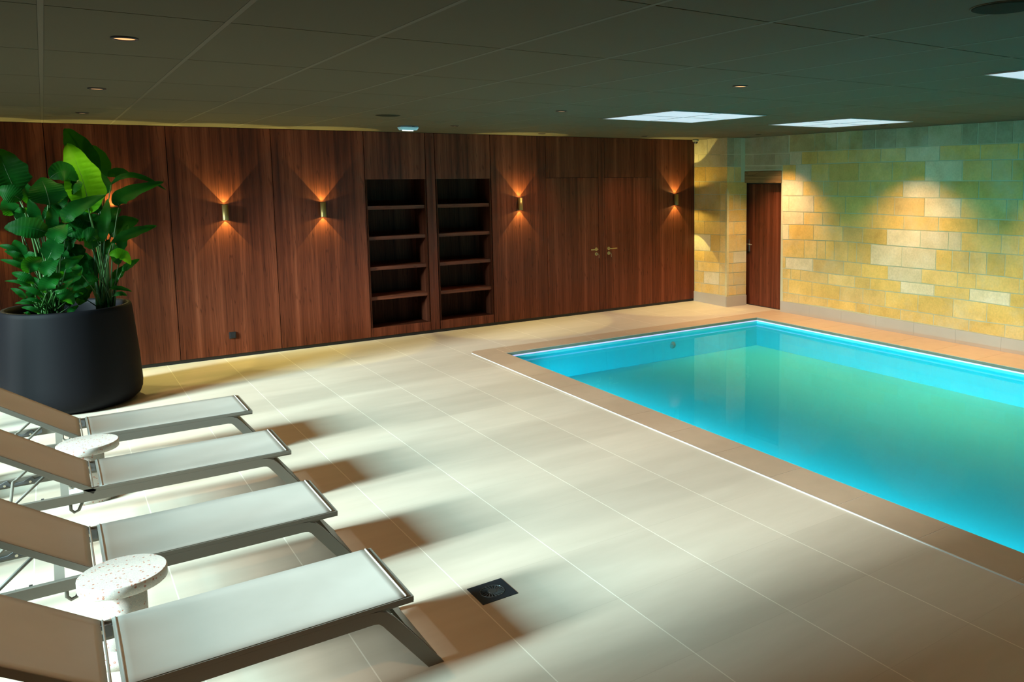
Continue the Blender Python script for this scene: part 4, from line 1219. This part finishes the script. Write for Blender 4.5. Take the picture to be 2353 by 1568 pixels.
# ================================================================ planter and plant
root = tag(empty('potted_plant', (0.105, 9.369, 0)), 'tall broad-leaved banana-like plant in a big matt black planter', 'potted plant')
b = MB()
prof = [(0.40, 0.0), (0.455, 0.004), (0.505, 0.022), (0.545, 0.062), (0.563, 0.11), (0.569, 0.17), (0.566, 0.25), (0.556, 0.45), (0.540, 0.68), (0.522, 0.90), (0.517, 0.935), (0.508, 0.946), (0.480, 0.946), (0.468, 0.935), (0.462, 0.90), (0.470, 0.82)]
b.lathe(prof, n=96, cap0=True, cap1=False); b.build('planter', POT, root, fix=True)
b = MB(); b.lathe([(0.0, 0.835), (0.2, 0.84), (0.40, 0.83), (0.468, 0.82)], n=48, cap0=False, cap1=False); b.build('soil', SOIL, root, fix=True)
LEAVES = [[0.331,9.2,1.821,0.298,9.17,2.14,0.204,9.24,2.469,0.307],
[0.401,9.5,2.125,0.319,9.47,2.392,0.208,9.54,2.623,0.242],
[0.463,9.6,2.125,0.448,9.57,2.306,0.405,9.64,2.469,0.202],
[-0.2,9.3,2.021,-0.256,9.27,2.207,-0.313,9.34,2.429,0.317],
[0.034,9.0,1.906,0.02,8.97,2.031,-0.016,9.04,2.159,0.274],
[0.052,9.12,2.149,0.165,9.09,2.211,0.266,9.16,2.119,0.175],
[0.267,9.16,2.133,0.215,9.13,2.076,0.146,9.2,1.998,0.142],
[-0.172,9.2,1.956,-0.245,9.17,2.02,-0.338,9.24,2.049,0.158],
[0.136,8.95,1.744,0.213,8.92,1.868,0.467,8.99,1.999,0.139],
[0.571,9.2,1.891,0.639,9.17,1.997,0.963,9.24,2.108,0.14],
[0.527,9.3,2.087,0.715,9.27,2.174,0.989,9.34,2.027,0.056],
[0.512,9.5,2.169,0.609,9.47,2.206,0.716,9.54,2.176,0.09],
[0.45,9.4,1.99,0.468,9.37,2.094,0.448,9.44,2.207,0.133],
[0.4,9.1,1.545,0.441,9.07,1.734,0.481,9.14,1.956,0.101],
[0.498,9.5,1.577,0.607,9.47,1.689,0.747,9.54,1.735,0.176],
[0.491,9.2,1.534,0.659,9.17,1.624,0.877,9.24,1.68,0.097],
[0.568,9.35,1.415,0.589,9.32,1.567,0.647,9.39,1.69,0.09],
[0.016,8.9,1.661,-0.14,8.87,1.724,-0.304,8.94,1.721,0.182],
[-0.062,9.0,1.75,-0.087,8.97,1.862,-0.114,9.04,1.964,0.096],
[0.018,8.98,1.678,0.042,8.95,1.789,0.034,9.02,1.905,0.097],
[0.044,8.87,1.578,0.072,8.84,1.661,0.146,8.91,1.738,0.151],
[0.348,9.3,1.736,0.27,9.27,1.777,0.205,9.34,1.864,0.189],
[0.14,9.28,1.636,0.264,9.25,1.69,0.385,9.32,1.726,0.175],
[0.371,9.1,1.576,0.313,9.07,1.624,0.253,9.14,1.594,0.144],
[-0.139,9.1,1.86,-0.182,9.07,1.869,-0.225,9.14,1.861,0.055],
[-0.018,8.86,1.427,0.033,8.83,1.545,0.063,8.9,1.658,0.163],
[-0.196,9.0,1.468,-0.268,8.97,1.54,-0.355,9.04,1.566,0.058],
[-0.175,8.95,1.447,-0.244,8.92,1.49,-0.316,8.99,1.522,0.058],
[-0.166,8.9,1.349,-0.249,8.87,1.416,-0.35,8.94,1.45,0.051],
[-0.152,8.85,1.326,-0.13,8.82,1.406,-0.054,8.89,1.447,0.136],
[-0.049,8.82,1.295,-0.012,8.79,1.374,0.076,8.86,1.474,0.117],
[-0.122,8.87,1.23,-0.195,8.84,1.298,-0.277,8.91,1.33,0.074],
[-0.043,8.8,1.149,-0.021,8.77,1.239,0.08,8.84,1.303,0.13],
[-0.145,8.9,1.203,-0.24,8.87,1.253,-0.334,8.94,1.26,0.031],
[-0.063,8.9,1.096,-0.147,8.87,1.173,-0.24,8.94,1.2,0.049],
[-0.197,8.95,1.083,-0.238,8.92,1.156,-0.299,8.99,1.187,0.049],
[0.01,8.8,1.154,0.093,8.77,1.196,0.164,8.84,1.257,0.04],
[0.025,8.85,1.127,0.098,8.82,1.104,0.143,8.89,1.014,0.106],
[0.111,8.95,1.331,0.176,8.92,1.403,0.254,8.99,1.447,0.067],
[0.225,9.0,1.271,0.194,8.97,1.323,0.178,9.04,1.38,0.081],
[0.331,9.15,1.486,0.324,9.12,1.572,0.309,9.19,1.652,0.131],
[0.456,9.05,1.43,0.554,9.02,1.433,0.618,9.09,1.325,0.098],
[0.561,9.3,1.247,0.624,9.27,1.31,0.719,9.34,1.356,0.065],
[0.362,9.1,1.209,0.251,9.07,1.2,0.15,9.14,1.104,0.11],
[0.448,9.2,1.1,0.525,9.17,1.1,0.624,9.24,1.051,0.043],
[0.465,9.15,1.033,0.524,9.12,1.052,0.581,9.19,1.017,0.043],
[-0.095,8.95,0.947,-0.165,8.92,1.004,-0.234,8.99,1.009,0.043],
[-0.131,8.95,1.044,-0.203,8.92,1.061,-0.278,8.99,1.053,0.033],
[-0.067,8.95,1.031,-0.154,8.92,1.083,-0.24,8.99,1.069,0.033],
[0.094,8.98,0.923,0.135,8.95,0.963,0.183,9.02,0.98,0.047],
[0.149,9.0,1.065,0.19,8.97,1.092,0.231,9.04,1.087,0.037],
[-0.17,8.98,0.937,-0.195,8.95,0.964,-0.228,9.02,0.958,0.026],
[0.01,9.25,1.174,0.12,9.22,1.307,0.177,9.29,1.451,0.159],
[0.17,9.35,1.151,0.212,9.32,1.362,0.197,9.39,1.535,0.168],
[0.319,9.45,1.128,0.289,9.42,1.313,0.253,9.49,1.454,0.157],
[0.092,9.35,1.438,0.143,9.32,1.612,0.211,9.39,1.738,0.166],
[-0.211,9.3,1.324,-0.22,9.27,1.497,-0.246,9.34,1.596,0.121],
[0.056,9.1,1.22,0.169,9.07,1.248,0.234,9.14,1.34,0.102],
[0.532,9.25,1.318,0.514,9.22,1.436,0.489,9.29,1.539,0.099],
[0.379,9.4,1.345,0.428,9.37,1.466,0.486,9.44,1.552,0.093],
[0.123,9.1,0.973,0.074,9.07,1.085,0.005,9.14,1.117,0.102],
[0.243,9.2,1.019,0.191,9.17,1.111,0.111,9.24,1.167,0.118],
[0.468,9.35,1.184,0.53,9.32,1.225,0.589,9.39,1.302,0.087],
[0.446,9.3,1.075,0.486,9.27,1.154,0.516,9.34,1.181,0.064],
[-0.128,9.0,1.091,-0.157,8.97,1.117,-0.193,9.04,1.146,0.06],
[-0.092,9.05,1.136,-0.109,9.02,1.208,-0.131,9.09,1.27,0.067],
[-0.02,9.25,1.781,0.066,9.22,1.85,0.14,9.29,1.882,0.142],
[-0.2,9.3,1.757,-0.165,9.27,1.835,-0.118,9.34,1.867,0.112],
[0.194,9.35,1.952,0.253,9.32,1.951,0.331,9.39,1.889,0.16],
[-0.115,9.4,1.915,-0.136,9.37,2.03,-0.175,9.44,2.13,0.12],
[0.166,9.3,1.575,0.112,9.27,1.652,0.054,9.34,1.746,0.166],
[0.303,9.33,1.596,0.238,9.3,1.645,0.176,9.37,1.696,0.161],
[0.068,9.3,1.862,0.109,9.27,1.955,0.187,9.34,2.025,0.143],
[-0.071,9.3,1.723,-0.1,9.27,1.797,-0.147,9.34,1.867,0.134],
[-0.236,9.35,1.82,-0.263,9.32,1.892,-0.293,9.39,1.976,0.14],
[0.402,9.42,1.812,0.363,9.39,1.903,0.308,9.46,1.977,0.14],
[0.492,9.45,1.717,0.534,9.42,1.807,0.606,9.49,1.849,0.098],
[0.028,9.38,1.955,0.081,9.35,2.041,0.181,9.42,2.098,0.136],
[0.414,9.4,1.632,0.388,9.37,1.739,0.359,9.44,1.812,0.111],
[-0.066,9.25,1.352,-0.122,9.22,1.42,-0.184,9.29,1.473,0.128],
[0.114,9.3,1.357,0.085,9.27,1.444,0.07,9.34,1.538,0.124],
[0.256,9.35,1.385,0.202,9.32,1.469,0.138,9.39,1.517,0.14],
[-0.015,9.2,0.988,-0.064,9.17,1.079,-0.115,9.24,1.131,0.082],
[0.19,9.3,0.956,0.236,9.27,1.047,0.313,9.34,1.104,0.099],
[0.087,9.25,0.986,0.137,9.22,1.055,0.212,9.29,1.111,0.104],
[0.282,9.4,1.223,0.316,9.37,1.316,0.383,9.44,1.37,0.107],
[-0.157,9.2,1.159,-0.202,9.17,1.2,-0.253,9.24,1.245,0.054],
[0.332,9.45,1.054,0.301,9.42,1.147,0.261,9.49,1.216,0.108],
[-0.045,9.2,1.184,0.026,9.17,1.25,0.118,9.24,1.264,0.089]]
rnd = random.Random(5)
CAMV = Vector((0, 0, CAM_Z))
R0 = Vector(root.location)
def leaf(d, k):
    B_, M_, T_ = Vector(d[0:3]), Vector(d[3:6]), Vector(d[6:9]); w = d[9]
    Cc = M_ * 2 - (B_ + T_) * 0.5
    nu, nv = 40, 8
    L = (T_ - B_).length
    vs = []; fs = []
    yaw = rnd.uniform(-0.25, 0.25); tilt = rnd.uniform(-0.1, 0.3)
    fold = rnd.uniform(0.10, 0.28)
    ph = rnd.uniform(0, 6)
    seed_n = (CAMV - M_).normalized()
    for i in range(nu + 1):
        t = i / nu
        p = B_ * (1 - t) ** 2 + Cc * 2 * t * (1 - t) + T_ * t * t
        tg = ((Cc - B_) * (1 - t) + (T_ - Cc) * t).normalized()
        nn = (seed_n + Vector((0, 0, tilt + 0.12)) + Vector((yaw, 0, 0))).normalized()
        sd = tg.cross(nn)
        if sd.length < 1e-4: sd = Vector((1, 0, 0))
        sd.normalize(); nn = sd.cross(tg).normalized()
        ww = w * 0.5 * min(1.0, (t / 0.28) ** 0.62 if t > 0 else 0) * (max(0, 1 - t) / 0.45) ** 0.62 if t > 0.55 else w * 0.5 * (min(1, t / 0.28) ** 0.62)
        for j in range(nv + 1):
            s = (j / nv) * 2 - 1
            rip = 0.022 * w * math.sin(t * 85 + ph + abs(s) * 2.5) * abs(s) * (1 - abs(s) * 0.3)
            wav = 0.06 * w * math.sin(t * 7 + ph * 2 + (1.5 if s > 0 else 0)) * s * s
            edge = 1 + 0.05 * math.sin(t * 23 + ph + s)
            vs.append(p + sd * (s * ww * edge) + nn * (abs(s) ** 1.3 * fold * ww + rip + wav) - R0)
    for i in range(nu):
        for j in range(nv):
            a = i * (nv + 1) + j; fs.append((a, a + 1, a + nv + 2, a + nv + 1))
    b = MB(); b.add(vs, fs, 0, True)
    o = b.build('leaf', YOUNG if k in (0, 41) else LEAF, root)
    # midrib
    pts = []
    for i in range(11):
        t = i / 10 * 0.92
        p = B_ * (1 - t) ** 2 + Cc * 2 * t * (1 - t) + T_ * t * t
        pts.append(p - seed_n * 0.002 - R0)
    b = MB(); rw = max(0.0022, min(0.006, w * 0.022)); b.tube(pts, [rw * (1 - 0.07 * i) for i in range(11)], 6)
    b.build('midrib', STALK, o)
    # stalk down to the soil
    left = B_.x < 0.2
    foot = Vector((-0.03 + rnd.uniform(-0.09, 0.10), 9.24 + rnd.uniform(-0.08, 0.10), 0.84)) if left else Vector((0.41 + rnd.uniform(-0.05, 0.04), 9.30 + rnd.uniform(-0.06, 0.06), 0.84))
    out_dir = (T_ - B_).normalized()
    mid = foot.lerp(B_, 0.55); mid.x += (foot.x - B_.x) * 0.18; mid = mid - out_dir * 0.04
    pts = []
    for i in range(13):
        t = i / 12; pts.append(foot * (1 - t) ** 2 + mid * 2 * t * (1 - t) + B_ * t * t - R0)
    rs = 0.010 if w > 0.15 else 0.006
    b = MB(); b.tube(pts, [rs * (1.35 - 0.75 * i / 12) for i in range(13)], 7)
    b.build('stalk', STALK, o)
for k, d in enumerate(LEAVES): leaf(d, k)
for (x, y, z1, dx, r) in ((0.415, 9.30, 1.42, 0.035, 0.026), (0.345, 9.36, 1.50, 0.01, 0.02), (0.455, 9.26, 1.15, 0.05, 0.016), (0.37, 9.25, 1.2, -0.03, 0.018), (0.0, 9.28, 1.2, -0.03, 0.016), (-0.08, 9.22, 1.05, -0.08, 0.012), (0.05, 9.2, 1.1, 0.03, 0.013)):
    b = MB()
    b.tube([(x - R0.x + dx * t, y - R0.y, 0.84 + (z1 - 0.84) * t) for t in (0, 0.25, 0.5, 0.75, 1)], [r, r * 0.95, r * 0.85, r * 0.7, r * 0.5], 10)
    b.build('stem', STALK, root)
